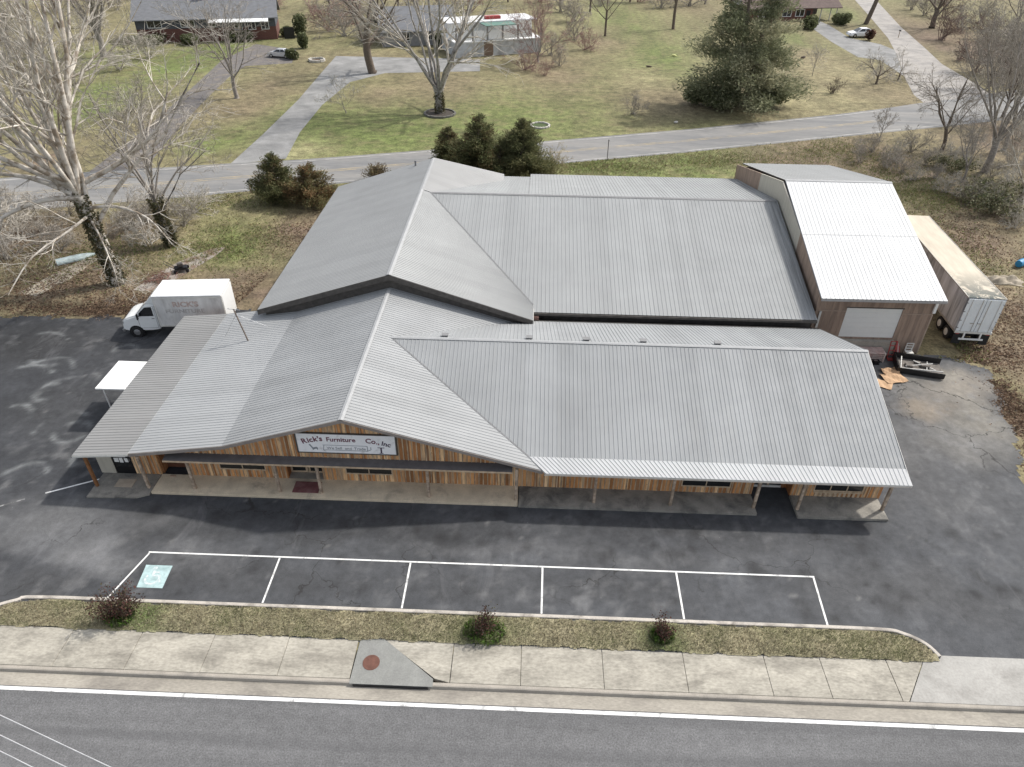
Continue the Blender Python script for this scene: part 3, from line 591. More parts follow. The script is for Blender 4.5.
def door(parent, x0, x1, z0, z1, Y, m, glazed=None, handle=True):
    d = MB().box(x0, x1, Y, Y+.05, z0, z1); o = d.build('door', m, parent)
    def sub(n, mb, mm):
        c = mb.build(n, mm); c.parent = o; c.data.transform((Matrix.Translation(parent.location) @ Matrix.Rotation(parent.rotation_euler.z, 4, 'Z')).inverted())
    if glazed: sub('pane', MB().box(x0+glazed[0], x1-glazed[0], Y-.015, Y-.003, z0+glazed[1], z1-glazed[2]), GLASS)
    if handle: sub('handle', MB().box(x1-.12, x1-.08, Y-.07, Y-.004, z0+.95, z0+1.15), CHROME)
    return o
door(st, -13.35, -12.38, .13, 2.3, 29.2, TANTRIM, (.12, .14, .12)); door(st, -12.34, -11.36, .13, 2.3, 29.2, TANTRIM, (.12, .14, .12))
o = door(st, -20.5, -19.1, .13, 2.2, 29.28, mat('brown_door', (.13, .055, .03), .6, var=.3, ns=3)); o['label'] = 'brown wooden door in the west recess'
o = door(st, -23.14, -22.02, .1, 2.3, YW+.03, BLACK, (.16, .5, .25)); o['label'] = 'black door with white paper notices'
nm = MB()
for x, z, w_, h_ in ((-23.0, .95, .26, .3), (-22.7, .92, .2, .34), (-22.42, .96, .2, .28), (-23.0, 1.32, .7, .05)): nm.box(x, x+w_, YW-.003, YW+.006, z, z+h_)
c = nm.build('paper_notice', WHITE); c.parent = o; c.data.transform(Matrix.Translation(st.location).inverted())
o = door(st, 12.76, 13.48, 0, 2.2, 29.45, GLASS, None); door(st, 13.54, 14.24, 0, 2.2, 29.45, GLASS, None)
MB().box(12.76, 14.24, 29.38, 29.44, .02, .16).build('door_sill', OFFW, st); MB().box(13.47, 13.55, 29.38, 29.5, .17, 2.2).build('door_frame', TANTRIM, st)
# decorative lattice under the eastern window
mb = MB(); 
for i in range(10):
    x = 15.85+i*.255; mb.box(x, x+.13, YW-.05, YW-.024, .18, .46)
mb.box(15.72, 18.38, YW-.052, YW-.02, .465, .53); mb.build('window_box_slats', TANTRIM, st)
# porch slabs and posts
s1 = MB().prism([(-23.9, 26.75), (-21.2, 26.85), (-20.6, 27.1), (-20.6, 28.66), (-23.9, 28.66)], -.1, .1); s1.build('porch_slab', CONC_D, st)
MB().bbox(-20.55, -.45, 27.22, 28.68, -.1, .15, .02).build('porch_slab', CONC_T, st)
MB().bbox(-.41, 12.40, 27.16, 28.68, -.1, .15, .02).build('porch_slab', CONC_D, st)
MB().bbox(14.52, 19.32, 27.06, 28.68, -.1, .16, .02).build('porch_slab', CONC_D, st)
MB().box(-13.35, -11.35, 28.68, 29.3, -.1, .125).build('porch_slab', CONC, st)
for i, x in enumerate((-23.72, -20.82, -18.22, -13.5, -11.22, -5.3, -.55, 3.68, 7.81, 12.28, 14.62, 19.2)):
    y = 27.6 if i != 11 else 27.75
    top = 2.32 if -19.3 < x < -.7 else 2.42
    MB().bbox(x-.075, x+.075, y-.075, y+.075, .1, top, .012).build('porch_post', POSTB if i == 0 else POST, st)
# ridge vents and mast
vb = lambda x, y, z: MB().box(x-.16, x+.16, y-.12, y+.12, z-.1, z+.1).box(x-.2, x+.2, y-.16, y+.16, z+.101, z+.14)
for x in (-5.2, -.1, 3.35, 6.75, 11.2): vb(x, 36.35, 5.0).build('roof_vent', CAPD, st)
board('gutter', st, (-8, 42.02, 2.88), (RX-.3, 42.02, 2.88), .14, .05, FASC, out=Vector((0, 1, 0)))
# side canopy on the west wall
sc_ = MB().add([(-26.15, 33.35, 2.38), (-24.23, 33.35, 2.46), (-24.23, 36.3, 2.46), (-26.15, 36.3, 2.38)], [(0, 1, 2, 3)]); sc_ = MB().box(-26.1, -24.03, 33.4, 36.35, 2.36, 2.44)
o = sc_.build('side_canopy', WHITE, st); o['label'] = 'flat white canopy over the west side door'
for y in (33.6, 36.1): MB().tube([(-25.75, y, 0), (-25.75, y, 2.36)], .045, 8).build('canopy_post', WHITE, st)
ms = thing('antenna_mast', 'thin leaning antenna mast with cross arms standing on the low roof by the box truck', 'antenna', (-18.3, 38.1, 3.0))
MB().tube([(-18.2, 38.0, 3.08), (-18.9, 38.5, 5.2)], .045, 6, cap=True).build('mast', mat('rusty_pole', (.14, .11, .09), .8, var=.3, ns=4), ms)
mb = MB()
for t, l in ((.98, .45), (.8, .3), (.62, .22)):
    c = Vector((-18.2, 38.0, 3.08)).lerp(Vector((-18.9, 38.5, 5.2)), t); mb.tube([c+Vector((-l, .1, 0)), c+Vector((l, -.1, .05))], .02, 5, cap=True)
mb.build('cross_arm', CHROME, ms)
MB().tube([(-18.78, 38.42, 4.85), (-20.0, 38.6, 3.0)], .012, 4).tube([(-18.78, 38.42, 4.85), (-17.3, 39.4, 3.4)], .012, 4).build('guy_wire', CHROME, ms)

# ------------------------------------------------------------------ the store sign
sg = thing('store_sign', 'long white sign with dark lettering and furniture emblems on the gable front', 'sign', (-9.5, 27.85, 2.9))
mb = MB(); mb.box(-12.08, -6.9, 27.86, 27.91, 2.9, 4.16); mb.build('board', mat('sign_white', (.80, .80, .81), .6, var=.05, ns=1.5, c2=(.5, .48, .47), c2s=2, c2lim=(.55, .8)), sg)
mb = MB(); mb.box(-12.16, -6.82, 27.84, 27.92, 4.161, 4.22); mb.box(-12.16, -6.82, 27.84, 27.92, 2.84, 2.899); mb.box(-12.16, -12.081, 27.84, 27.92, 2.9, 4.16); mb.box(-6.899, -6.82, 27.84, 27.92, 2.9, 4.16); mb.build('sign_frame', FASC, sg)
INK = mat('maroon_lettering', (.14, .035, .06), .7, var=.2); INKD = mat('dark_lettering', (.05, .03, .06), .7, var=.2); INKG = mat('grey_lettering', (.22, .24, .26), .7, var=.1)
def word(txt, x, z, size, m, rot=0., Y=27.853, parent=None, rz=0., off=.012, sx=1., name='lettering', face=None):
    cu = bpy.data.curves.new('t', 'FONT'); cu.body = txt; cu.size = size; cu.offset = off*size; cu.extrude = .003; cu.resolution_u = 3
    to = bpy.data.objects.new('t', cu); COL.objects.link(to); me = bpy.data.meshes.new_from_object(to); bpy.data.objects.remove(to)
    M = face if face is not None else Matrix.Translation((x, Y, z)) @ Matrix.Rotation(math.pi/2, 4, 'X')
    me.transform(M @ Matrix.Rotation(rot, 4, 'Z') @ Matrix.Diagonal((sx, 1, 1, 1)))
    iv = (Matrix.Translation(parent.location) @ Matrix.Rotation(parent.rotation_euler.z, 4, 'Z')).inverted()
    if face is None: me.transform(iv)
    me.materials.clear(); me.materials.append(m); me.name = name
    o = bpy.data.objects.new(name, me); COL.objects.link(o); o.parent = parent; return o
def arcword(txt, x, z, size, m, rots, adv, dz):
    for i, ch in enumerate(txt): word(ch, x+adv[i], z+dz[i], size, m, R_(rots[i] if isinstance(rots, (list, tuple)) else rots), parent=sg, off=.025)
arcword("Rick's", -11.80, 3.47, .46, INK, [16, 13, 11, 9, 6, 4], [0, .30, .40, .61, .84, .92], [0, .09, .12, .17, .20, .22])
word('Furniture', -10.52, 3.68, .40, INK, 0, parent=sg, off=.02, sx=1.02)
word('Co.,', -8.48, 3.66, .44, INK, R_(-7), parent=sg, off=.02); word('Inc', -7.66, 3.52, .42, INKD, R_(-14), parent=sg, off=.02)
for tx_, dx_ in (('We', 0), ('Sell', .46), ('and', .96), ('Trade', 1.45)): word(tx_, -10.56+dx_, 3.14, .25, INKG, 0, parent=sg, off=.0, sx=1.04)
mb = MB()
for a, b in (((-10.75, 3.08), (-8.4, 3.08)), ((-10.75, 3.42), (-8.4, 3.42)), ((-10.75, 3.08), (-10.68, 3.42)), ((-8.4, 3.08), (-8.22, 3.18)), ((-8.22, 3.18), (-8.22, 3.36)), ((-8.4, 3.42), (-8.4, 3.08)), ((-10.75, 3.08), (-10.62, 2.98))):
    mb.tube([(a[0], 27.855, a[1]), (b[0], 27.855, b[1])], .016, 4)
mb.build('ribbon_outline', INKG, sg)
mb = MB()     # little armchair drawn at the left, pedestal table at the right
mb.extr([(-11.48, 3.42), (-11.42, 3.46), (-11.28, 3.22), (-11.1, 3.27), (-11.02, 3.2), (-11.05, 3.05), (-11.12, 3.15), (-11.25, 3.1), (-11.3, 3.04), (-11.34, 3.16)], 'Y', 27.852, 27.86)
mb.build('armchair_emblem', INKG, sg)
mb = MB(); mb.box(-7.86, -7.5, 27.852, 27.86, 3.32, 3.36); mb.box(-7.72, -7.64, 27.851, 27.859, 2.98, 3.319); mb.box(-7.78, -7.58, 27.852, 27.86, 2.94, 2.979); mb.build('table_emblem', INKD, sg)
# door mats
dm = thing('door_mat', 'faded red carpet mat in front of the double glass doors', 'door mat', (-12.1, 28.0, .15)); MB().bbox(-12.85, -11.4, 27.55, 28.42, .151, .175, .008).build('mat', mat('faded_red_carpet', (.17, .065, .065), .95, var=.2, ns=3, c2=(.24, .13, .12), c2s=1.5), dm)
dm2 = thing('door_mat', 'pale tan mat on the dark slab by the black door', 'door mat', (-22.3, 27.85, .1)); MB().bbox(-22.78, -21.78, 27.55, 28.2, .102, .125, .008).build('mat', mat('tan_mat', (.38, .32, .25), .95, var=.15, ns=3), dm2)
db = MB().bbox(-20.0, -19.7, 28.42, 28.56, .151, .21, .015).build('door_brick', mat('pale_brick', (.42, .3, .22), .9), None); tag(db, 'small pale block lying by the brown door in the west recess', 'block')

# ------------------------------------------------------------------ hall behind: big gable with cross wing
hl = thing('warehouse_hall', 'taller grey-roofed hall with a cross wing joined behind the store', 'warehouse', (-6, 42, 0))
BX, BZ, BY0, BY1 = -9.32, 6.62, 41.0, 63.9; CY = 56.1
roof('roof_panel', hl, (BX, BY0, BZ), (BX, BY1, BZ), (-18.45, BY1, 3.72), (-18.5, BY0, 3.72), roof_mat('roof_sheet_hall_west', (.275, .28, .278), 'X', .06, (.235, .235, .23), .2), h=.009, th=.3)
roof('roof_panel', hl, (BX, BY1, BZ), (BX, BY0, BZ), (.1, BY0, 3.5), (.1, 49, 3.5), roof_mat('roof_sheet_hall_east', (.33, .335, .33), 'X', .06, dirtamt=.12), h=.018, th=.3)
roof('roof_panel', hl, (BX, BY1+.02, BZ+.035), (BX, CY, BZ+.035), (-2.6, CY, 4.44), (-3.0, BY1+2.0, 4.57), roof_mat('roof_sheet_hall_back', (.37, .368, .36), 'X', .05, dirtamt=.1), th=.2)
ridge('ridge_cap', hl, (BX, BY0-.02, BZ), (BX, BY1, BZ), .17, .055, CAP, 'Y')
board('fascia', hl, (-18.5, BY0-.01, 3.71), (BX, BY0-.01, BZ-.01), .36, .04, FASC); board('fascia', hl, (BX, BY0-.01, BZ-.01), (.1, BY0-.01, 3.49), .36, .04, FASC)
board('fascia', hl, (.11, BY0, 3.48), (.11, 42.6, 3.48), .3, .03, OFFW, out=Vector((1, 0, 0)))
mb = MB(); mb.extr([(-18.1, 0), (-.2, 0), (-.2, 3.25), (BX, 6.2), (-18.1, 3.5)], 'Y', 41.32, 41.45); mb.build('gable_wall', FASC, hl)
CZ, CX1 = 6.38, 19.42
roof('roof_panel', hl, (CX1+.2, CY, CZ), (BX+.4, CY, CZ), (-8.9, 42.35, 3.35), (CX1, 42.35, 3.35), ROOF_B, .29)
roof('roof_panel', hl, (-.52, CY, CZ), (CX1+.2, CY, CZ), (20.1, 69.4, 3.4), (-.52, 69.4, 3.4), ROOF_B, .29)
roof('roof_panel', hl, (BX+.4, CY, CZ), (-.54, CY, CZ), (-.54, 67.2, 3.9), (-6.0, 67.2, 3.9), ROOF_B, .29)
ridge('ridge_cap', hl, (BX+.5, CY, CZ), (CX1+.1, CY, CZ), .18, .05, CAPD, 'X')
hz = lambda x: BZ-(x-BX)*(BZ-3.5)/(.1-BX)
mb = MB(); P = [Vector((x, 42.35+(hz(x)-3.35)/(CZ-3.35)*(CY-42.35), hz(x)+.04)) for x in np.linspace(-8.6, .08, 22)]; s = Vector((.06, 0, 0))
for p, q in zip(P[:-1], P[1:]): mb.quad(p-s, q-s, q+s, p+s)
mb.build('valley_flashing', CAPD, hl)
MB().box(.2, 19.3, 42.9, 43.0, 0, 3.15).build('wall', FASC, hl); MB().box(-18.1, -18.0, 41.5, 63.5, 0, 3.5).build('wall', TAN_WALL, hl); MB().box(-.4, 19.3, 69.0, 69.1, 0, 3.2).build('wall', TAN_WALL, hl)
mb = MB(); mb.extr([(-18.1, 0), (-5.6, 0), (-5.6, 5.1), (BX, 6.3), (-18.1, 3.5)], 'Y', 63.4, 63.5); mb.build('gable_wall', TAN_WALL, hl)
board('gutter', hl, (.15, 42.33, 3.30), (CX1, 42.33, 3.30), .16, .07, FASC)
MB().box(.3, 19.3, 42.0, 42.6, 2.5, 2.62).build('gutter', BLACK, hl)
MB().box(-.35, .5, 42.1, 42.7, 2.3, 3.1).build('wall_block', mat('reddish_block', (.22, .13, .11), .9, var=.25, ns=3), hl)
MB().tube([(-10.9, 63.2, 6.0), (-10.9, 63.2, 6.6)], .09, 8, cap=True).build('vent_pipe', CAPD, hl)

# ------------------------------------------------------------------ shop with the white roof
sh = thing('workshop', 'brown board workshop with bright white metal roof and big pale roll-up door', 'workshop', (23.8, 43.8, 0))
SX0, SX1 = 19.52, 27.98
roof('roof_panel', sh, (SX1+.35, 56.3, 8.05), (SX0+.42, 56.3, 8.05), (SX0, 42.9, 4.72), (SX1-.02, 42.98, 4.72), ROOF_W, .3, th=.1, edge=CAPD)
o = roof('roof_panel', sh, (SX0+.42, 56.32, 8.05), (SX1+.35, 56.32, 8.05), (SX1+.75, 70.2, 4.7), (SX0+.8, 70.2, 4.7), roof_mat('roof_sheet_shop_back', (.33, .335, .33), 'Y', .05), .3, th=.1); o['label'] = 'grey rear slope of the workshop roof'
ridge('ridge_cap', sh, (SX0+.4, 56.31, 8.05), (SX1+.37, 56.31, 8.05), .18, .05, CAP, 'X')
MB().add([(SX0+.2, 49.55, 6.40), (SX1+.15, 49.6, 6.405), (SX1+.15, 49.64, 6.42), (SX0+.2, 49.59, 6.41)], [(0, 1, 2, 3)]).build('sheet_lap', CAP, sh)
board('eave_board', sh, (SX0, 42.89, 4.66), (SX1, 42.97, 4.66), .13, .03, mat('grey_eave', (.33, .32, .31), .6, var=.1))
X0, X1, YF = 19.75, 27.80, 43.75
mb = MB()
for x0, x1, z0, z1 in ((X0, 21.85, 0, 4.75), (21.85, 25.7, 0, 1.22), (21.85, 25.7, 3.6, 4.75), (25.7, X1, 0, 4.75)):
    mb.box(x0, x1, YF, YF+.12, z0, z1); x = math.ceil(x0/.4)*.4
    while x < x1: mb.box(x-.012, x+.012, YF-.014, YF+.001, z0+.004, z1-.004); x += .4
mb.build('wall', TAN_WALL, sh)
TBT = mat('tan_board_trim', (.36, .28, .22), .8, var=.15)
for q_ in ((X0, 21.8, YF-.03, YF-.0145, 3.3, 3.36), (25.75, X1, YF-.03, YF-.0145, 3.2, 3.26), (X1-.08, X1+.02, YF-.035, YF-.0145, 0, 3.19)): MB().box(*q_).build('trim', TBT, sh)
MB().box(X1-.14, X1+.04, YF-.16, YF-.04, 3.4, 4.6).build('downspout', WHITE, sh); MB().box(20.0, 20.14, YF-.12, YF-.04, 2.0, 3.3).build('downspout', OFFW, sh)
# side walls follow the two slopes; the west one is patched with pale sheets near the ridge
def slope(y): return (4.72+(y-42.95)*(8.05-4.72)/(56.3-42.95) if y < 56.3 else 8.05-(y-56.3)*(8.05-4.7)/13.9)-.13
def sidewall(x, ys, m, name, zlow=0):
    mb = MB(); pts = [(ys[0], zlow)]+[(ys[-1], zlow)]+[(y, slope(y)) for y in ys[::-1]]; mb.extr(pts, 'X', x, x+.1); return mb.build(name, m, sh)
sidewall(X0, [43.88, 50.0], TAN_WALL, 'wall'); sidewall(X0, [50.001, 56.3, 62.0], BEIGE, 'wall')['label'] = 'pale sheet metal patch on the west wall'; sidewall(X0, [62.001, 70], TAN_WALL, 'wall'); sidewall(X1-.1, [43.88, 56.3, 70], TAN_WALL, 'wall')
MB().box(X0, X1, 69.9, 70, 0, 4.4).build('wall', TAN_WALL, sh)
rdr = MB(); rdr.box(21.86, 25.69, YF+.05, YF+.09, 1.225, 3.595)
for i in range(1, 6): rdr.box(21.86, 25.69, YF+.035, YF+.049, 1.22+i*.4, 1.22+i*.4+.018)
rdr.build('roll_up_door', mat('offwhite_door', (.68, .685, .66), .5, var=.03), sh)
board('door_header', sh, (21.8, YF-.015, 3.66), (25.75, YF-.015, 3.66), .06, .03, FASC)
MB().box(21.8, 25.8, YF-.35, YF-.02, 0, 1.1).build('loading_ledge', CONC, sh)

# ------------------------------------------------------------------ clutter by the workshop door
PINK = mat('weathered_pink_boards', (.42, .30, .27), .85, var=.25, ns=3, c2=(.55, .5, .46), c2s=2); REDP = mat('faded_red_paint', (.30, .05, .045), .7, var=.2, ns=3)
pl = thing('pallet_stack', 'low stack of pale weathered pallets against the wall below the roll-up door', 'pallets', (24.0, 43.0, 0))
for k in range(5):
    mb = MB()
    for i in range(6): mb.box(22.6, 24.9, 42.4+i*.15, 42.4+i*.15+.1, .14+k*.15, .17+k*.15)
    for x in (22.62, 23.7, 24.8): mb.box(x, x+.09, 42.4, 43.25, .03+k*.15, .139+k*.15)
    mb.build('pallet', PINK, pl)
rc = thing('hand_truck', 'red steel hand truck frame standing beside the pallets', 'hand truck', (25.6, 43.1, 0), 0)
mb = MB()
for x in (25.35, 25.75): mb.tube([(x, 42.95, .1), (x, 43.15, 1.35)], .035, 6, cap=True)
for z in (.3, .65, 1.0, 1.33): mb.tube([(25.35, 42.95+z*.16, z), (25.75, 42.95+z*.16, z)], .03, 6)
mb.build('frame', REDP, rc); MB().box(25.3, 25.8, 42.6, 42.95, .06, .09).build('toe_plate', REDP, rc)
for x in (25.26, 25.84): MB().cyl((x, 43.05, .13), 'X', .13, .06, 14).build('wheel', RUBBER, rc)
bd = thing('board_stack', 'faded red boards leaning by the roll-up door', 'boards', (25.9, 43.3, 0))
for i in range(3): MB().add([(25.97+i*.12, 43.0, .02), (26.07+i*.12, 43.0, .02), (26.07+i*.12, 43.6, 1.1-.2*i), (25.97+i*.12, 43.6, 1.1-.2*i), (25.97+i*.12, 43.05, .02), (26.07+i*.12, 43.05, .02), (26.07+i*.12, 43.64, 1.08-.2*i), (25.97+i*.12, 43.64, 1.08-.2*i)], [(0, 1, 2, 3), (7, 6, 5, 4), (0, 3, 7, 4), (1, 5, 6, 2), (3, 2, 6, 7), (0, 4, 5, 1)]).build('plank', REDP if i != 1 else PINK, bd)
ch = thing('chair_frame', 'bare white chair frame against the brown workshop wall near its corner', 'chair', (26.9, 43.3, 0))
mb = MB(); mb.box(26.65, 27.15, 43.0, 43.45, .42, .47); mb.build('seat', OFFW, ch)
for x, y, h in ((26.67, 43.02, .42), (27.13, 43.02, .42), (26.67, 43.43, .42), (27.13, 43.43, .42)): MB().box(x-.025, x+.025, y-.025, y+.025, 0, h).build('leg', OFFW, ch)
mb = MB(); mb.box(26.64, 26.7, 43.4, 43.46, .471, 1.05); mb.box(27.1, 27.16, 43.4, 43.46, .471, 1.05)
for z in (.6, .8, 1.0): mb.box(26.7, 27.1, 43.41, 43.45, z, z+.06)
mb.build('backrest', OFFW, ch)
bk = thing('milk_crate', 'small dark plastic crate on the ground below the roll-up door', 'crate', (24.3, 42.3, 0)); mb = MB(); mb.box(24.1, 24.5, 42.1, 42.5, .0, .03)
for a in ((24.1, 24.13, 42.1, 42.5), (24.47, 24.5, 42.1, 42.5), (24.13, 24.47, 42.1, 42.13), (24.13, 24.47, 42.47, 42.5)):
    mb.box(*a, .031, .08); mb.box(*a, .18, .3)
mb.build('crate_body', BLACK, bk)
# low black trailer bed with junk in it
tb = thing('truck_bed', 'old black pickup bed lying on the yard with scrap inside', 'truck bed', (27.0, 41.7, 0), R_(-14))
L, Wd = 2.9, 1.75
def lmb(): return MB()
lmb().bbox(-L/2, L/2, -Wd/2, Wd/2, .12, .22, .02).build('bed_floor', mat('pale_scrap', (.14, .125, .11), .8, var=.4, ns=4), tb, world=False)
for y, nme in ((Wd/2, 'side_panel'), (-Wd/2, 'side_panel')): lmb().bbox(-L/2-.1, L/2+.05, y-.05, y+.05, .05, .62 if y > 0 else .46, .03).build(nme, BLACK, tb, world=False)
lmb().bbox(-L/2-.1, -L/2, -Wd/2+.05, Wd/2-.05, .05, .6, .03).build('front_panel', BLACK, tb, world=False)
mb = lmb(); mb.tube([(-1.3, -.65, .3), (1.4, -.55, .42)], .045, 6); mb.tube([(-1.25, -.6, .3), (-1.1, .6, .5)], .045, 6); mb.tube([(-.3, .5, .35), (1.0, -.3, .3)], .04, 6); mb.tube([(-.9, -.3, .3), (.9, .35, .42)], .035, 6); mb.tube([(.4, -.6, .3), (.6, .6, .36)], .03, 6)
mb.build('scrap_frame', OFFW, tb, world=False)
for x0, x1, y0, y1, z1 in ((.1, .7, -.1, .3, .4), (-.9, -.4, -.3, .1, .36), (-.2, .2, .3, .6, .34)): MB().bbox(x0, x1, y0, y1, .221, z1, .03).build('scrap_block', MATS['pale_scrap'], tb, world=False)
CARD = mat('cardboard', (.47, .31, .185), .85, var=.12, ns=2, c2=(.33, .2, .11), c2s=1.5, c2lim=(.6, .75))
def card(label, px, py, sx, sy, rz, lift):
    a = G(px, py); t = thing('cardboard_sheet', label, 'cardboard', (a.x, a.y, 0), rz, 'flattened cardboard by the workshop')
    mb = MB(); nx, ny = 8, 6; vs = []
    for top in (1, 0):
        for j in range(ny+1):
            for i in range(nx+1):
                u = i/nx-.5; v_ = j/ny-.5; z = .02+lift*abs(u)*.5+lift*.35*math.sin(5*u+3*v_)**2+(.012 if top else 0); vs.append((u*sx, v_*sy, z))
    n = (nx+1)*(ny+1); fs = []
    for j in range(ny):
        for i in range(nx):
            a_ = j*(nx+1)+i; fs += [(a_, a_+1, a_+nx+2, a_+nx+1), (n+a_+nx+1, n+a_+nx+2, n+a_+1, n+a_)]
    for i in range(nx): fs += [(n+i, n+i+1, i+1, i), (ny*(nx+1)+i, ny*(nx+1)+i+1, n+ny*(nx+1)+i+1, n+ny*(nx+1)+i)]
    for j in range(ny): fs += [(j*(nx+1), (j+1)*(nx+1), n+(j+1)*(nx+1), n+j*(nx+1)), (n+j*(nx+1)+nx, n+(j+1)*(nx+1)+nx, (j+1)*(nx+1)+nx, j*(nx+1)+nx)]
    mb.add(vs, fs); mb.build('sheet', CARD, t, world=False)
card('large flattened cardboard sheet beside the black truck bed', 893, 379, 1.5, 1.1, .2, .25); card('smaller cardboard piece half hidden by the grey roof corner', 884, 385, 1.0, .9, -.5, .12); card('upper crumpled cardboard flap lying against the larger sheet', 889, 372, 1.1, .7, .15, .3)

# ------------------------------------------------------------------ vehicles
def wheel(parent, x, y, r, wd, side, rim=CHROME):
    o = MB().cyl((x, y, r), 'Y', r, wd, 22, bev=.04).build('wheel', RUBBER, parent, world=False, smooth=False)
    mb = MB().cyl((x, y+side*(wd/2-.01), r), 'Y', r*.55, .05, 18, bev=.015).cyl((x, y+side*(wd/2+.02), r), 'Y', r*.2, .04, 10); c = mb.build('rim', rim, o, world=False); return o
bt = thing('box_truck', 'white box truck with faded grey cargo side parked behind the store', 'truck', (-22.12, 44.62, 0), math.pi+R_(5.7))
TW = 2.45
BOXG = mat('faded_box_side', (.64, .63, .61), .6, var=.14, ns=1.5, stretch=(1.5, 1, .5), c2=(.40, .385, .365), c2s=1.1, c2lim=(.5, .75))
TRW = mat('truck_white', (.76, .77, .76), .3, var=.03, c2=(.6, .59, .56), c2s=1.2, c2lim=(.6, .85))
bx = MB().bbox(0, 4.75, -TW/2, TW/2, .95, 3.35, .03); bx.build('cargo_box', BOXG, bt, world=False)
MB().bbox(-.02, 4.78, -TW/2-.02, TW/2+.02, 3.34, 3.42, .02).build('box_roof', TRW, bt, world=False)
mb = MB()
for x in (0, 4.72):
    for y in (-TW/2-.015, TW/2-.045): mb.bbox(x-.03, x+.06, y, y+.06, .94, 3.335, .01)
mb.bbox(.06, 4.7, TW/2-.01, TW/2+.03, .94, 1.06, .01); mb.bbox(.06, 4.7, TW/2-.01, TW/2+.02, 3.2, 3.3, .008)
for x in (1.2, 2.4, 3.6): mb.box(x, x+.03, TW/2, TW/2+.008, 1.06, 3.2)
for x in (.2, 4.5): mb.box(x, x+.1, TW/2, TW/2+.035, 3.12, 3.17)
mb.build('corner_trim', OFFW, bt, world=False)
MB().bbox(-.05, -.03, -TW/2+.08, TW/2-.08, 1.0, 3.25, .005).build('rear_door', TRW, bt, world=False); MB().box(-.2, .1, -1.1, 1.1, .55, .68).build('rear_bumper', BLACK, bt, world=False)
F = Matrix.Translation((3.5, TW/2+.006, 2.55)) @ Matrix.Rotation(math.pi, 4, 'Z') @ Matrix.Rotation(math.pi/2, 4, 'X')
word("RICK'S", 0, 0, .55, mat('faded_red_lettering', (.48, .38, .34), .7, var=.25, ns=6), parent=bt, face=F, sx=1.15, off=.04)
F = Matrix.Translation((4.1, TW/2+.006, 2.05)) @ Matrix.Rotation(math.pi, 4, 'Z') @ Matrix.Rotation(math.pi/2, 4, 'X')
word('FURNITURE', 0, 0, .42, mat('faded_brown_lettering', (.45, .43, .41), .7, var=.2, ns=6), parent=bt, face=F, sx=1.25, off=.03)
# cab: side profile extruded across the width
cab = MB().extr([(4.85, .62), (4.85, 2.62), (5.25, 2.66), (5.6, 2.55), (6.35, 1.78), (7.1, 1.56), (7.42, 1.36), (7.52, .98), (7.52, .6), (7.1, .5), (5.4, .5)], 'Y', -1.02, 1.02, bev=.09); cab.build('cab', TRW, bt, world=False)
mb = MB().add([(5.66, -.86, 2.52), (5.66, .86, 2.52), (6.36, .92, 1.81), (6.36, -.92, 1.81)], [(0, 1, 2, 3)]); k = Vector((.04, 0, .045)); mb.v = [tuple(Vector(p)+k) for p in mb.v]; mb.build('windshield', GLASS, bt, world=False)
for s in (1, -1):
    y = s*1.024
    g = MB(); P = [(5.12, 1.72), (6.2, 1.72), (6.1, 1.98), (5.6, 2.42), (5.12, 2.45)]; g.extr(P, 'Y', y-.004, y+.008); g.build('side_window', GLASS, bt, world=False)
    d = MB(); 
    for x0, x1, z0, z1 in ((5.0, 5.018, .75, 2.5), (6.28, 6.298, .8, 1.72), (5.018, 6.28, .74, .758)): d.box(x0, x1, y-.004, y+.006, z0, z1)
    d.box(5.12, 5.3, y-.002, y+.03, 1.5, 1.54); d.build('door_seam', CAPD, bt, world=False)
    mr = MB().tube([(6.05, s*1.03, 1.75), (6.15, s*1.3, 1.8)], .02, 5); mr.bbox(6.11, 6.19, s*1.3-.1, s*1.3+.1, 1.6, 2.05, .02); mr.build('mirror', BLACK, bt, world=False)
    MB().bbox(7.38, 7.5, s*.8-.16, s*.8+.16, 1.08, 1.3, .03).build('headlight', CHROME, bt, world=False)
    wheel(bt, 6.62, s*.95, .42, .26, s); wheel(bt, 1.6, s*.9, .4, .45, s)
    ar = MB(); ar.cyl((6.62, s*.98, .44), 'Y', .52, .1, 22); ar.build('wheel_arch', BLACK, bt, world=False)
MB().bbox(7.45, 7.64, -1.0, 1.0, .45, .68, .04).build('front_bumper', CHROME, bt, world=False); MB().box(7.5, 7.54, -.6, .6, .85, 1.25).build('grille', BLACK, bt, world=False)
MB().box(0, 6.4, -.45, .45, .55, .75).build('chassis', BLACK, bt, world=False)
MB().bbox(4.76, 4.86, -1.0, 1.0, .9, 2.6, .02).build('cab_back', OFFW, bt, world=False)
MB().extr([(4.80, 2.62), (4.80, 3.3), (5.0, 3.2), (5.5, 2.72), (5.2, 2.66)], 'Y', -.95, .95, bev=.04).build('wind_fairing', TRW, bt, world=False)

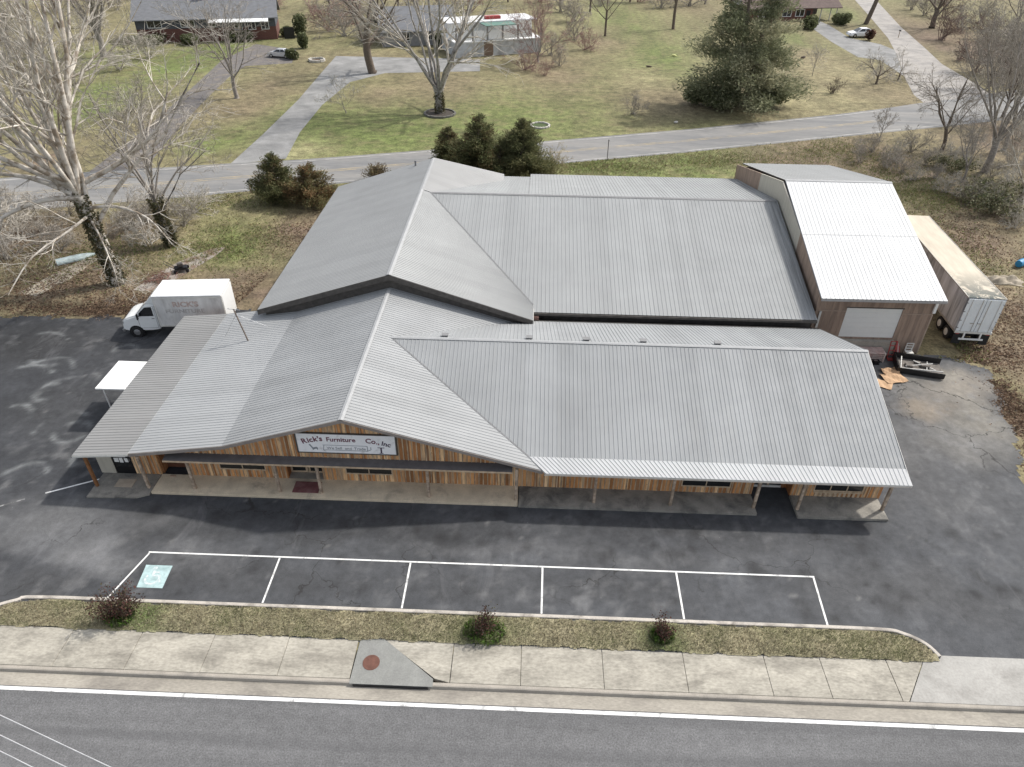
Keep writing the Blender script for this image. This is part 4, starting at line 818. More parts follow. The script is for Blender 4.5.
sm = thing('semi_trailer', 'long dirty white semi trailer parked beside the workshop', 'trailer', (31.93, 45.0, 0), R_(86.2))
TL, TW2 = 14.9, 2.6
SIDE_M = mat('grimy_trailer_side', (.48, .50, .53), .6, var=.3, ns=.8, stretch=(2.2, 2.2, .3), c2=(.11, .12, .13), c2s=.6, c2lim=(.45, .7)); 
MB().bbox(0, TL, -TW2/2, TW2/2, 1.15, 3.9, .03).build('trailer_body', SIDE_M, sm, world=False)
m, t, b = base('dirty_trailer_roof', .7, 0, .3); v = coords(t)
col = mixc(t, ramp(t, noise(t, coords(t, (.4, 2, 1)), 1., 5), .35, .7), (.56, .50, .40), (.44, .39, .31))
s = N(t, 'ShaderNodeSeparateXYZ'); t.links.new(v, s.inputs[0])
k = N(t, 'ShaderNodeMath', operation='MULTIPLY'); t.links.new(ramp(t, s.outputs[0], 4.5, 0., 0, 1.), k.inputs[0]); t.links.new(ramp(t, noise(t, v, 1.4, 6, .7, .6), .40, .52), k.inputs[1])
col = mixc(t, k.outputs[0], col, (.06, .075, .07)); t.links.new(col, b.inputs['Base Color'])
rf = MB(); rf.box(.02, TL-.02, -TW2/2+.02, TW2/2-.02, 3.9, 3.925)
rf.build('trailer_roof', m, sm, world=False)
mb = MB()
for y in (-TW2/2-.01, TW2/2-.05): mb.bbox(0, TL, y, y+.06, 3.85, 3.945, .01); mb.bbox(0, TL, y, y+.06, 1.12, 1.28, .01)
mb.build('side_rail', mat('grey_rail', (.36, .35, .33), .5, .4, var=.2), sm, world=False)
DOORW = mat('pale_trailer_door', (.74, .77, .78), .5, var=.06, ns=1.5, c2=(.42, .42, .42), c2s=1.2, c2lim=(.6, .8))
for s in (1, -1):
    o = MB().bbox(-.06, -.012, .02*s if s > 0 else -TW2/2+.06, TW2/2-.06 if s > 0 else -.02, 1.25, 3.84, .008).build('rear_door', DOORW, sm, world=False)
    MB().tube([(-.085, s*.25, 1.2), (-.085, s*.25, 3.84)], .018, 6).tube([(-.085, s*.95, 1.2), (-.085, s*.95, 3.84)], .014, 6).box(-.1, -.06, s*.25-.02, s*.25+.25, 1.9, 1.95).build('lock_rod', CHROME, o, world=False)
    mbh = MB()
    for z in (1.5, 2.1, 2.8, 3.5): mbh.box(-.08, -.03, s*1.22-.07, s*1.22+.07, z, z+.05)
    mbh.build('hinge', CAPD, o, world=False)
    MB().box(-.09, -.03, s*1.05-.12, s*1.05+.12, 1.0, 1.1).build('tail_light', REDP, sm, world=False)
    MB().tube([(9.5+2.2, s*.8, 1.1), (11.7, s*.8, .12)], .06, 8, cap=True).box(11.55, 11.85, s*.8-.15, s*.8+.15, .05, .1).build('landing_leg', CAPD, sm, world=False)
    for x in (1.05, 2.3): wheel(sm, x, s*1.0, .5, .52, s, OFFW)
    MB().box(-.05, 0, s*.95-.3, s*.95+.3, .18, 1.0).build('mud_flap', RUBBER, sm, world=False)
ug = MB(); ug.box(-.12, -.04, -.85, .85, .55, .67); ug.box(-.12, -.04, -.62, -.52, .671, 1.15); ug.box(-.12, -.04, .52, .62, .671, 1.15); ug.build('rear_guard', WHITE, sm, world=False)
MB().box(-.1, 0, -1.28, 1.28, 1.08, 1.24).build('rear_sill', OFFW, sm, world=False)
MB().box(.5, 3.2, -.5, .5, .5, 1.1).build('axle_frame', BLACK, sm, world=False)

def sedan(name, label, loc, rz, paint):
    c = thing(name, label, 'car', loc, rz)
    MB().extr([(-2.25, .35), (-2.3, .62), (-2.2, .88), (-1.5, .98), (.75, .95), (1.9, .82), (2.25, .66), (2.3, .35), (1.8, .25), (-1.8, .25)], 'Y', -.88, .88, bev=.1).build('body', paint, c, world=False)
    bm = bmesh.new(); bmesh.ops.create_cube(bm, size=1)
    for v_ in bm.verts:
        top = v_.co.z > 0; fr = v_.co.x > 0
        v_.co = Vector(((.35 if top else 1.15) if fr else (-1.0 if top else -1.75), (.58 if top else .76)*(1 if v_.co.y > 0 else -1), 1.43 if top else .93))
    bmesh.ops.bevel(bm, geom=bm.edges[:], offset=.07, segments=2, affect='EDGES'); MB().bm(bm).build('cabin', paint, c, world=False)
    for s in (1, -1):
        mb = MB()
        for x0, x1, x2, x3 in ((-.30, .82, .28, -.3), (-1.35, -.40, -.40, -.95)):
            mb.add([(x0, s*.765, 1.0), (x1, s*.765, 1.0), (x2, s*.615, 1.37), (x3, s*.615, 1.37)], [(0, 1, 2, 3)])
        mb.build('side_window', GLASS, c, world=False)
        for x in (1.42, -1.4): wheel(c, x, s*.8, .33, .22, s)
        MB().bbox(2.15, 2.28, s*.62-.16, s*.62+.16, .6, .74, .03).build('headlight', CHROME, c, world=False); MB().bbox(-2.29, -2.2, s*.66-.14, s*.66+.14, .68, .84, .02).build('tail_light', REDP, c, world=False)
    MB().add([(1.13, -.66, 1.0), (1.13, .66, 1.0), (.43, .53, 1.4), (.43, -.53, 1.4)], [(0, 1, 2, 3)]).build('windshield', GLASS, c, world=False); MB().add([(-1.74, -.66, 1.0), (-1.74, .66, 1.0), (-1.07, .53, 1.4), (-1.07, -.53, 1.4)], [(3, 2, 1, 0)]).build('rear_window', GLASS, c, world=False)
    return c
a = G(860, 37); c_ = sedan('parked_car', 'white sedan parked on the grey drive of the far house', (a.x, a.y, 0), R_(187), mat('car_white', (.8, .8, .8), .3, var=.02)); c_.scale = (1.22, 1.22, 1.22)
a = G(281, 57); sedan('parked_car', 'silver sedan on the gravel drive in front of the brick house', (a.x, a.y, 0), R_(170), mat('car_silver', (.55, .56, .57), .3, .4, var=.03))
#PART3
# ------------------------------------------------------------------ plants
rnd = random.Random(11)
def rvec(r): return Vector((r.gauss(0, 1), r.gauss(0, 1), r.gauss(0, 1)))
class TreeB:
    def __init__(s, seed, cnt, ang, trop, rmin, shrink=(.38, .62), wob=.16):
        s.r = random.Random(seed); s.T = MB(); s.B = MB(); s.cnt = cnt; s.ang = ang; s.trop = trop; s.rmin = rmin; s.sh = shrink; s.wob = wob
    def limb(s, pts, r0, r1, lev, kids=True):
        """explicit limb through points, with side branches grown from it"""
        P = [Vector(p) for p in subdiv([tuple(p) for p in pts], 3)]; n = len(P); rad = [r0+(r1-r0)*i/(n-1) for i in range(n)]
        (s.T if lev <= 1 else s.B).tube(P, rad, 7 if lev <= 1 else 4, 0)
        if kids:
            L = sum((P[i+1]-P[i]).length for i in range(n-1))
            for k in range(s.cnt[min(lev, len(s.cnt)-1)]):
                t = s.r.uniform(.2, 1.); i = min(int(t*(n-1)), n-2); d = (P[i+1]-P[i]).normalized()
                s.grow(P[i].lerp(P[i+1], s.r.random()), s.side(d), L*s.r.uniform(*s.sh)*(1.05-.5*t), max(rad[i]*.5, s.rmin), lev+1)
    def side(s, d):
        a = R_(s.r.uniform(*s.ang)); p = rvec(s.r); p = (p-d*p.dot(d)).normalized(); return (d*math.cos(a)+p*math.sin(a)).normalized()
    def grow(s, p, d, L, r, lev):
        n = 5 if lev <= 1 else (4 if lev == 2 else 3); P = [p.copy()]; rad = [r]; d = d.copy(); r1 = max(r*.35, s.rmin*.7)
        for i in range(n):
            d = (d+rvec(s.r)*s.wob*(1.2 if lev > 1 else .8)+Vector((0, 0, s.trop*(1 if lev < 3 else .5)))).normalized()
            P.append(P[-1]+d*(L/n)); rad.append(r+(r1-r)*(i+1)/n)
        big = lev <= 1
        (s.T if big else s.B).tube(P, rad, 6 if big else (4 if lev == 2 else 3), 0 if lev <= 2 else 1)
        if lev >= len(s.cnt): return
        for k in range(s.cnt[lev]):
            t = s.r.uniform(.22, 1.) if k else 1.; f = t*n; i = min(int(f), n-1); q = P[i].lerp(P[i+1], f-i); dd = (P[i+1]-P[i]).normalized()
            s.grow(q, s.side(dd), L*s.r.uniform(*s.sh)*(1.1-.45*t), max((rad[i]+(rad[i+1]-rad[i])*(f-i))*.6, s.rmin), lev+1)
def bare_tree(label, px, py, H, r0, seed, mats=(BARK, BARK, TWIG), fork=.3, limbs=7, lang=(12, 42), cnt=(0, 8, 7, 5), ang=(22, 55), trop=.06, rmin=.014, lean=(0, 0), extra=None, group=None, name='bare_tree', ivy=None, llen=(.75, 1.0), base_loc=None):
    b = base_loc or G(px, py); t = thing(name, label, 'tree', (b.x, b.y, -.02), 0, group); tb_ = TreeB(seed, cnt, ang, trop, rmin); r = tb_.r
    hf = H*fork; top = Vector((lean[0]*fork, lean[1]*fork, hf)); mid = top*.5+Vector((r.uniform(-.15, .15), r.uniform(-.15, .15), 0))*r0*4
    tr = [Vector((0, 0, 0)), Vector((0, 0, .25)), mid, top]; P = [Vector(p) for p in subdiv([tuple(p) for p in tr], 3)]; n = len(P)
    rad = [r0*(1.35 if i == 0 else 1.12 if i == 1 else 1-.25*i/n) for i in range(n)]; tb_.T.tube(P, rad, 9)
    for k in range(limbs):
        az = 2*math.pi*(k+r.uniform(-.3, .3))/limbs*1.618*1.0; a = R_(r.uniform(*lang)) if k else R_(r.uniform(2, 10)); z0 = top if k < limbs*.6 else P[-2].lerp(P[-4], r.random())
        d = Vector((math.sin(a)*math.cos(az)+lean[0]/H*.5, math.sin(a)*math.sin(az)+lean[1]/H*.5, math.cos(a))).normalized()
        tb_.grow(z0+d*r0*.1, d, (H-hf)*r.uniform(*llen), r0*r.uniform(.27, .45), 1)
    if extra: extra(tb_)
    tb_.T.build('trunk', mats[0], t, world=False, smooth=True)
    tb_.B.build('branches', [mats[1], mats[2]], t, world=False)
    if ivy: leaves_on(t, 'ivy', ivy, seed)
    return t
def tris(C, D, S, W, rg):
    """many small two-triangle leaves: centres C, directions D, lengths S, width ratio W"""
    n = len(C); rv = rg.normal(size=(n, 3)); side = np.cross(D, rv); side /= np.linalg.norm(side, axis=1)[:, None]+1e-9
    S = S[:, None]; a = C-D*S*.5; b = C+side*S*W; c = C+D*S*.5; d = C-side*S*W
    return np.stack([a, b, c, d], 1).reshape(-1, 3), np.arange(4*n).reshape(-1, 4)
def leafmesh(name, V, F, mats, mi, parent, kind=None):
    me = bpy.data.meshes.new(name); n = len(V); me.vertices.add(n); me.vertices.foreach_set('co', V.astype(np.float32).ravel())
    k = F.shape[1]; me.loops.add(F.size); me.loops.foreach_set('vertex_index', F.astype(np.int32).ravel())
    me.polygons.add(len(F)); me.polygons.foreach_set('loop_start', np.arange(0, F.size, k, dtype=np.int32)); me.polygons.foreach_set('loop_total', np.full(len(F), k, np.int32))
    for m_ in mats: me.materials.append(m_)
    me.polygons.foreach_set('material_index', mi.astype(np.int32)); me.update(); me.validate()
    o = bpy.data.objects.new(name, me); COL.objects.link(o); o.parent = parent
    if kind: o['kind'] = kind
    return o
def unit(a): return a/(np.linalg.norm(a, axis=1)[:, None]+1e-9)
def leaves_on(t, name, spec, seed):
    """ivy along a trunk: spec = (points, radius, number)"""
    pts, rad, n = spec; rg = np.random.default_rng(seed); P = np.array(pts, float); k = rg.integers(0, len(P)-1, n); u = rg.random((n, 1))
    C = P[k]*(1-u)+P[k+1]*u; az = rg.random(n)*2*np.pi; o = np.stack([np.cos(az), np.sin(az), rg.normal(0, .5, n)], 1); lump = .7+.8*rg.random(n)*vnoise(az*2, C[:, 2]*1.2, seed)
    C = C+o*rad*lump[:, None]; V, F = tris(C, unit(o+rg.normal(0, .7, (n, 3))), .12+.14*rg.random(n), .4, rg)
    leafmesh(name, V, F, [IVY, IVY2, LF_B], rg.choice(3, n, p=[.5, .3, .2]), t)
def conifer(label, px, py, H, R, seed, mats, n=9000, nb=90, low=.03, size=.32, up=.15, name='cedar_tree', power=.75, trunks=1, group=None, rand=.35, base_loc=None):
    b = base_loc or G(px, py); t = thing(name, label, 'tree', (b.x, b.y, -.02), 0, group); rg = np.random.default_rng(seed); r = random.Random(seed)
    tm = MB()
    for k in range(trunks):
        ox = (k-.5*(trunks-1))*R*.5; tm.tube([(ox*.3, 0, 0), (ox*.6, ox*.2, H*.45), (ox, ox*.3, H*.93)], [H*.022, H*.014, .03], 7)
    br = []; 
    for i in range(nb):
        u = low+(1-low)*r.random()**1.25; L = R*max((1-u), .02)**power*(1-rand+rand*1.6*r.random())+.1; az = r.random()*6.283
        k = r.randrange(trunks); ox = (k-.5*(trunks-1))*R*.5*u; p0 = np.array([ox, ox*.3, u*H*.97]); d = np.array([math.cos(az), math.sin(az), up+r.uniform(-.25, .3)])
        br.append((p0, d, L)); p1 = p0+d*L*.9; tm.tube([tuple(p0), tuple(p0*.5+p1*.5), tuple(p1)], [.05, .03, .012], 3)
    tm.build('trunk', BARK, t, world=False)
    wts = np.array([x[2]**1.35 for x in br]); wts /= wts.sum(); k = rg.choice(nb, n, p=wts)
    p0 = np.array([x[0] for x in br])[k]; d = np.array([x[1] for x in br])[k]; L = np.array([x[2] for x in br])[k]
    s = (.25+.75*rg.random(n)**.75); C = p0+d*(s*L)[:, None]+np.clip(rg.normal(0, 1, (n, 3)), -1.8, 1.8)*(.085*L+.10)[:, None]*np.array([1, 1, .75]); C[:, 2] = np.maximum(C[:, 2], .08)
    D = unit(unit(d)+rg.normal(0, .6, (n, 3))+np.array([0, 0, .25])); V, F = tris(C, D, size*(.6+.8*rg.random(n)), .13, rg)
    bm_ = np.array([r.random() for _ in br])[k]; mi = np.where(bm_+rg.normal(0, .18, n) < .45, 0, np.where(bm_+rg.normal(0, .15, n) < .8, 1, 2))
    leafmesh('crown', V, F, mats, mi, t); return t
def leafy(name, label, loc, rx, rz, n, mats, size, seed, stems=8, cat='shrub', group=None, hollow=.5, w_=.4, p=None):
    t = thing(name, label, cat, loc, 0, group); rg = np.random.default_rng(seed); r = random.Random(seed); tm = MB()
    cl = []
    for i in range(stems):
        az = r.random()*6.28; k = r.random(); e = (rx*.75*k*math.cos(az), rx*.75*k*math.sin(az), rz*r.uniform(.6, 1.)); cl.append(e)
        tm.tube([(0, 0, 0), (e[0]*.4, e[1]*.4, e[2]*.5), e], [.03, .02, .008], 3)
    tm.build('stems', BARK, t, world=False)
    cl = np.array(cl); k = rg.integers(0, stems, n); u = unit(rg.normal(size=(n, 3)))*(hollow+(1-hollow)*rg.random((n, 1)))
    C = cl[k]*np.array([1, 1, .62])+u*np.array([rx*.5, rx*.5, rz*.40]); C[:, 2] = np.maximum(C[:, 2], .03)
    V, F = tris(C, unit(u+rg.normal(0, .7, (n, 3))), size*(.6+.8*rg.random(n)), w_, rg); leafmesh('leaves', V, F, mats, rg.choice(len(mats), n, p=p), t); return t

# the big pale sycamore at the left, its trunk wrapped in ivy
B1 = G(118, 283); 
def syc_extra(tb_):
    rr = tb_.r
    def rel(px, py, z): return tuple(G(px, py, z)-Vector((B1.x, B1.y, 0)))
    for pts, a, b_ in ((((-.8, .2, 7.2), (-3, -1.0, 7.4), (-6, -2.2, 6.3), (-8, -3.8, 4.6), (-8.6, -4.6, 2.6)), .22, .05),
                       (((-1.0, 0, 7.6), (-4.5, .6, 8.6), (-8, .4, 9.0), (-12, .2, 9.8)), .24, .06),
                       (((-.4, -.4, 5.9), (-.2, -3, 6.0), (-1.6, -6, 5.2), (-2.6, -8.4, 3.4)), .12, .03),
                       (((-.5, .2, 6.4), (2.4, -.6, 6.9), (4.8, -1.0, 6.2), (6.4, -1.6, 4.4)), .15, .03),
                       (((-.9, .6, 8.0), (2.5, 1.6, 9.6), (5.5, 2.4, 11.8), (7.0, 2.6, 14.5)), .24, .06),
                       (((.0, -.5, 5.6), (1.6, -2.5, 4.9), (2.6, -3.8, 3.2), (3.0, -4.6, 1.6)), .08, .02),
                       (((-.9, .2, 8.4), (-1.8, -2.2, 10.5), (-2.3, -4.0, 13.5), (-2.4, -5.0, 17)), .24, .06),
                       (((-1.0, .4, 8.0), (-4, -1.4, 10.5), (-7.5, -2.6, 13.5), (-10, -3, 16.5)), .24, .06)):
        tb_.limb(pts, a, b_, 1)
tr1 = bare_tree('huge pale sycamore with ivy-wrapped trunk at the edge of the west lot', 0, 0, 24.5, .56, 5, (BARK_W, BARK_W, TWIG_P), .30, 13, (6, 36), (6, 8, 7, 4), (20, 50), .06, .010, (-2.9, .9), syc_extra, None, 'sycamore_tree', ([(0, 0, 0), (-.2, .05, 2), (-.5, .15, 4.5), (-.8, .25, 7.2)], .60, 2900), base_loc=B1)
bare_tree('slim bare tree with ivy-covered stem between the sycamore and the box truck', 172, 245, 14, .28, 8, (BARK_G, TWIG, TWIG), .3, 8, (10, 45), (0, 7, 6, 4), (25, 60), .03, .014, (-1.2, 0), None, None, 'bare_tree', ([(0, 0, 0), (-.1, 0, 2), (-.35, 0, 4.3)], .55, 2200))
bare_tree('smooth grey tree standing beside the gravel drive', 237, 98, 14, .34, 21, (BARK_G, BARK_G, TWIG), .22, 8, (14, 42), (0, 8, 6, 4))
bare_tree('tall dark trunk tree at the bend of the concrete drive', 372, 73, 17, .72, 31, (BARK, BARK, TWIG), .42, 9, (18, 60), (0, 8, 6, 4), trop=.03)
bare_tree('pale many-stemmed silver tree growing from a round planting bed', 440, 113, 22, .6, 41, (mat('silver_bark', (.33, .31, .285), .95, var=.35, ns=2, c2=(.12, .10, .085), c2s=1.5), BARK_W, TWIG_P), .12, 11, (14, 46), (0, 7, 6, 4), (20, 48), .035, .016, llen=(.75, 1.0), ivy=([(0, 0, 0), (0, 0, 1.2), (0, 0, 2.6)], .62, 1500))
bare_tree('reddish budding multi-stem tree beside the white outbuilding', 538, 62, 9, .22, 51, (BARK_G, TWIG_R, TWIG_R), .12, 8, (15, 55), (0, 8, 7, 4), rmin=.018)
bare_tree('slender dark tree on the far lawn left of the path of grass', 605, 36, 13, .26, 61, (BARK, BARK, TWIG), .35, 6, (15, 50), (0, 6, 5, 3), rmin=.018)
bare_tree('dark straight trunk on the upper lawn nearest the big conifer', 673, 29, 15, .36, 71, (BARK, BARK, TWIG), .4, 6, (15, 50), (0, 6, 5, 3), rmin=.018)
bare_tree('leaning brown tree between the white sedan and the side road', 866, 24, 16, .55, 81, (BARK, BARK, TWIG), .45, 6, (15, 50), (0, 6, 5, 3), lean=(3, 0), rmin=.018)
bare_tree('thick forked dark tree on the bank across the side road', 932, 28, 12, .62, 91, (BARK, BARK, TWIG), .3, 6, (25, 60), (0, 7, 5, 4), rmin=.018)
bare_tree('large spreading bare tree at the road junction, tallest of the thicket', 984, 172, 19, .42, 101, (BARK_G, TWIG, TWIG), .2, 9, (10, 48), (0, 8, 7, 4))
bare_tree('crooked dark tree at the left end of the thicket by the junction', 942, 150, 10, .26, 111, (BARK, BARK, TWIG), .25, 6, (25, 60), (0, 7, 6, 4), trop=.01, lean=(-1.5, 0))
bare_tree('upright grey tree behind the spreading one in the thicket', 1004, 150, 15, .28, 121, (BARK_G, BARK_G, TWIG), .2, 8, (8, 35), (0, 7, 6, 4))
bare_tree('pale leaning tree at the right edge above the leaf litter', 1020, 208, 11, .22, 131, (BARK_W, TWIG_P, TWIG_P), .25, 6, (15, 50), (0, 7, 6, 4), lean=(-2, -1), trop=.02)
bare_tree('thin bare tree rising from the brush in the middle of the thicket', 962, 182, 8, .15, 141, (BARK_G, TWIG, TWIG), .2, 6, (15, 50), (0, 7, 6, 4))
bare_tree('stout pale trunk tree in front of the brick house at the far left', 104, 57, 15, .6, 151, (BARK_G, TWIG, TWIG), .3, 8, (20, 55), (0, 8, 6, 4), rmin=.018)
bare_tree('bushy bare tree beyond the road behind the sycamore', 48, 128, 11, .22, 161, (BARK_G, TWIG, TWIG), .18, 8, (15, 55), (0, 8, 7, 4))
bare_tree('bare tree at the far left edge near the brick house garden', 12, 62, 14, .35, 171, (BARK_G, TWIG, TWIG), .2, 8, (15, 50), (0, 8, 6, 4), rmin=.018)
bare_tree('twiggy young tree by the road just right of the sycamore crown', 150, 168, 9, .14, 181, (BARK_G, TWIG, TWIG), .2, 7, (12, 45), (0, 7, 6, 4))
bare_tree('gnarled weeping fruit tree on the lawn below the white sedan', 876, 84, 3.8, .2, 191, (BARK, TWIG, TWIG_P), .3, 8, (40, 80), (0, 8, 6, 4), trop=-.02, rmin=.014, llen=(1.2, 1.7))
bare_tree('small drooping dark fruit tree beside the gnarled one', 898, 80, 3.4, .14, 195, (BARK, TWIG, TWIG_P), .3, 7, (40, 80), (0, 8, 6, 3), trop=-.02, rmin=.014, llen=(1.1, 1.5))
bare_tree('young leaning bare sapling beside the concrete drive', 346, 113, 4.6, .07, 201, (BARK_G, TWIG, TWIG_P), .25, 6, (20, 60), (0, 6, 5, 3), lean=(-1.2, 0))
bare_tree('thin sapling on the lawn right of the big conifer', 812, 76, 4.5, .06, 211, (BARK_G, TWIG, TWIG_P), .25, 6, (15, 50), (0, 6, 5, 3))
bare_tree('leafless sapling on the verge of the far road by the junction', 880, 138, 3.6, .06, 221, (BARK_G, TWIG, TWIG), .25, 6, (15, 55), (0, 6, 5, 3))
for i, (px, py, H, tw, lb) in enumerate(((1002, 118, 12, TWIG, 'grey bare tree across the road from the thicket at the right'), (1022, 72, 12, TWIG_P, 'pale bare tree on the right edge of the bank'), (988, 88, 10, TWIG, 'bare tree on the bank just above the junction'), (60, 28, 13, TWIG, 'bare tree in the far left garden behind the sycamore crown'), (352, 12, 13, TWIG, 'bare tree at the left of the grey house roof'), (398, 8, 14, TWIG, 'bare tree standing behind the grey house roof'), (470, 4, 11, TWIG, 'bare tree behind the left part of the white outbuilding'), (508, 2, 12, TWIG_R, 'reddish bare tree behind the white outbuilding roof'), (630, 2, 10, TWIG, 'bare tree at the top edge left of the straight lawn trunk'), (705, 4, 12, TWIG, 'bare tree at the top edge left of the big conifer'), (180, -4, 14, TWIG, 'bare tree behind the middle of the brick house roof'), (110, 8, 14, TWIG, 'bare tree at the left gable of the brick house'))):
    bare_tree(lb, px, py, H, .28, 350+i*7, (BARK, tw, tw), .22, 8, (15, 55), (0, 8, 6, 3), rmin=.02)
for i, (px, py, H, lb) in enumerate(((30, -2, 14, 'bare tree behind the left corner of the brick house roof'), (255, 4, 15, 'tall bare tree at the right end of the brick house'), (330, 6, 13, 'bare tree at the top beyond the round topiary shrubs'), (560, 4, 12, 'bare tree at the top right of the white outbuilding'), (590, 12, 11, 'small dark bare tree standing behind the slender lawn tree'), (960, 0, 14, 'bare tree at the top right corner bank'), (1015, 30, 13, 'bare tree at the right edge above the pasture'))):
    bare_tree(lb, px, py, H, .28, 300+i*7, (BARK, TWIG, TWIG), .22, 7, (15, 50), (0, 7, 6, 3), rmin=.02)
# bare brush: three prototypes, copied
def bare_shrub(label, loc, H, seed, tw, group):
    t = thing('bare_shrub', label, 'shrub', loc, 0, group); tb_ = TreeB(seed, (0, 7, 5, 3), (18, 55), .02, .011, wob=.22)
    for k in range(11):
        a = R_(tb_.r.uniform(5, 60)); az = tb_.r.random()*6.28; tb_.grow(Vector((tb_.r.uniform(-.3, .3), tb_.r.uniform(-.3, .3), 0)), Vector((math.sin(a)*math.cos(az), math.sin(a)*math.sin(az), math.cos(a))), H*tb_.r.uniform(.6, 1.1), .035, 1)
    tb_.T.build('stems', tw, t, world=False); tb_.B.build('twigs', [tw, tw], t, world=False); return t
BS = []
def brush(spots, protos, label, group, smin=.7, smax=1.3):
    for i, (px, py) in enumerate(spots):
        g = G(px, py); s = rnd.uniform(smin, smax)
        if i < len(protos): o = bare_shrub(label, (g.x, g.y, -.02), 2.4, protos[i][0], protos[i][1], group); BS.append(o); o.scale = (s, s, s); src = [o] if i == 0 else src+[o]
        else: o = dup(src[i % len(src)], (g.x, g.y, -.02), rnd.random()*6.28, label, (s*rnd.uniform(.9, 1.3), s*rnd.uniform(.9, 1.3), s))
brush([(872, 152), (893, 160), (910, 152), (925, 165), (948, 160), (902, 172), (935, 178), (958, 168), (975, 185), (990, 178), (1008, 190), (995, 200), (1018, 180), (1022, 215), (978, 205), (1003, 215), (945, 192), (965, 195), (1010, 165), (915, 180), (885, 168), (860, 162), (1000, 128), (1018, 140), (972, 152), (1015, 228)],
      [(401, TWIG), (402, TWIG_P), (403, TWIG)], 'tangled leafless brush in the thicket beside the road junction', 'bare shrubs of the thicket', .55, 1.15)
brush([(5, 225), (28, 218), (52, 228), (70, 215), (18, 240), (45, 245), (150, 222), (140, 212), (165, 215), (185, 225), (195, 212), (5, 205), (130, 228), (85, 222), (60, 250), (8, 258), (148, 245)], [(411, TWIG), (412, TWIG_P), (413, TWIG)], 'tangled leafless brush along the road behind the sycamore', 'bare shrubs behind the sycamore', .8, 1.4)
brush([(958, 60), (975, 72), (990, 60), (1005, 75), (942, 40), (960, 30), (925, 15), (985, 40), (1015, 60), (912, 10), (1020, 85), (1000, 95), (980, 22), (945, 18), (1010, 45)], [(421, TWIG), (422, mat('brown_twig', (.19, .13, .11), .95, var=.2)), (423, TWIG)], 'leafless brown brush on the bank right of the side road', 'bare shrubs on the bank', 1.2, 2.2)
brush([(545, 75), (560, 66), (525, 70), (550, 55), (585, 50), (575, 40)], [(431, TWIG_R), (432, TWIG)], 'low reddish brush right of the white outbuilding', 'bare shrubs by the outbuilding', .8, 1.5)
brush([(60, 62), (85, 50), (130, 52), (150, 58), (40, 85), (120, 70), (75, 85), (20, 22), (60, 12), (100, 20), (5, 42), (45, 45), (118, 10), (80, 28), (30, 58), (95, 38)], [(441, TWIG), (442, TWIG_P)], 'leafless garden brush in front of the brick house', 'bare shrubs of the brick house garden', 1., 1.8)
brush([(440, 8), (470, 12), (560, 12), (600, 6), (640, 2), (690, 6), (575, 22), (720, -2), (415, 12), (660, 8), (540, 2), (350, 14), (320, 18), (270, 12), (345, 36), (362, 42), (330, 30), (375, 38), (335, 20), (355, 24), (372, 22)], [(461, TWIG), (462, TWIG_R), (463, TWIG)], 'leafless brown brush beyond the upper lawn and the far houses', 'bare shrubs beyond the lawn', 1.2, 2.4)
leafy('red_shrub', 'small red-brown shrub at the rear of the white sedan', tuple(G(869, 40)), 1.0, 2.2, 900, [BRZ, LIT, BRZ2], .3, 470, 8)
o = bare_shrub('single upright leafless bush alone on the middle of the lawn', tuple(G(632, 114)), 2.6, 451, TWIG, None); o['label'] = 'single upright leafless bush alone on the middle of the lawn'
bare_shrub('low dark leafless bush right of the thin sapling on the lawn', tuple(G(832, 93)), 1.9, 452, BARK, None)
bare_shrub('pale yellowish leafless bush at the right of the dark cedars behind the hall', tuple(G(553, 182)), 3.0, 453, mat('straw_twig', (.30, .255, .14), .95, var=.2), None)
# evergreen undergrowth
hs = [(958, 172), (985, 192), (1000, 205), (970, 200), (1018, 198), (990, 212), (940, 168), (1012, 222)]
for i, (px, py) in enumerate(hs):
    g = G(px, py); lb = 'loose green evergreen undergrowth tangled in the thicket by the junction'
    if i == 0: p0 = leafy('evergreen_undergrowth', lb, (g.x, g.y, 0), 2.2, 1.8, 1100, [SHRUB, IVY2, LF_PO], .17, 501, 14, 'undergrowth', 'green undergrowth of the thicket', .2)
    else: s = rnd.uniform(.8, 1.4); dup(p0, (g.x, g.y, 0), rnd.random()*6.28, lb, (s, s, s*.9))
CED = [LF_D, LF_M, LF_B]
conifer('bushy dark cedar nearest the box truck beside the road', 279, 200, 5.0, 2.2, 601, CED, 20000, 150, .03, .27, .35, rand=.5)
conifer('brownish cedar standing right of the dark one by the road', 313, 204, 4.3, 2.4, 602, [LF_B, LF_M, leaf('rust_cedar_leaf', (.22, .145, .075))], 16000, 90, .03, .27, .3, rand=.5)
conifer('small straw-brown cedar bush on the verge behind the hall roof', 379, 180, 1.9, 1.5, 603, [LF_B, DRY3, LF_M], 2000, 36, .05, .25, .4)
conifer('leftmost tall dark cedar of the clump behind the hall', 450, 181, 6.0, 2.4, 604, CED, 22000, 150, .02, .29, .3, rand=.5)
conifer('tallest broad dark cedar in the middle of the clump behind the hall', 480, 190, 8.2, 3.4, 605, CED, 40000, 230, .02, .30, .3, rand=.5)
conifer('rightmost broad dark cedar of the clump behind the hall', 521, 190, 7.6, 3.5, 606, [LF_D, LF_M, LF_M], 40000, 230, .02, .30, .3, rand=.5)
conifer('low cedar filling the front of the clump behind the hall', 500, 192, 5.0, 3.0, 607, CED, 22000, 150, .02, .29, .3, rand=.5)
conifer('large loose blue-green conifer with two trunks on the far lawn', 740, 106, 21, 8.2, 608, [LF_PD, LF_P, LF_PO], 42000, 170, .12, .5, .02, 'conifer_tree', .6, 2, rand=.45)
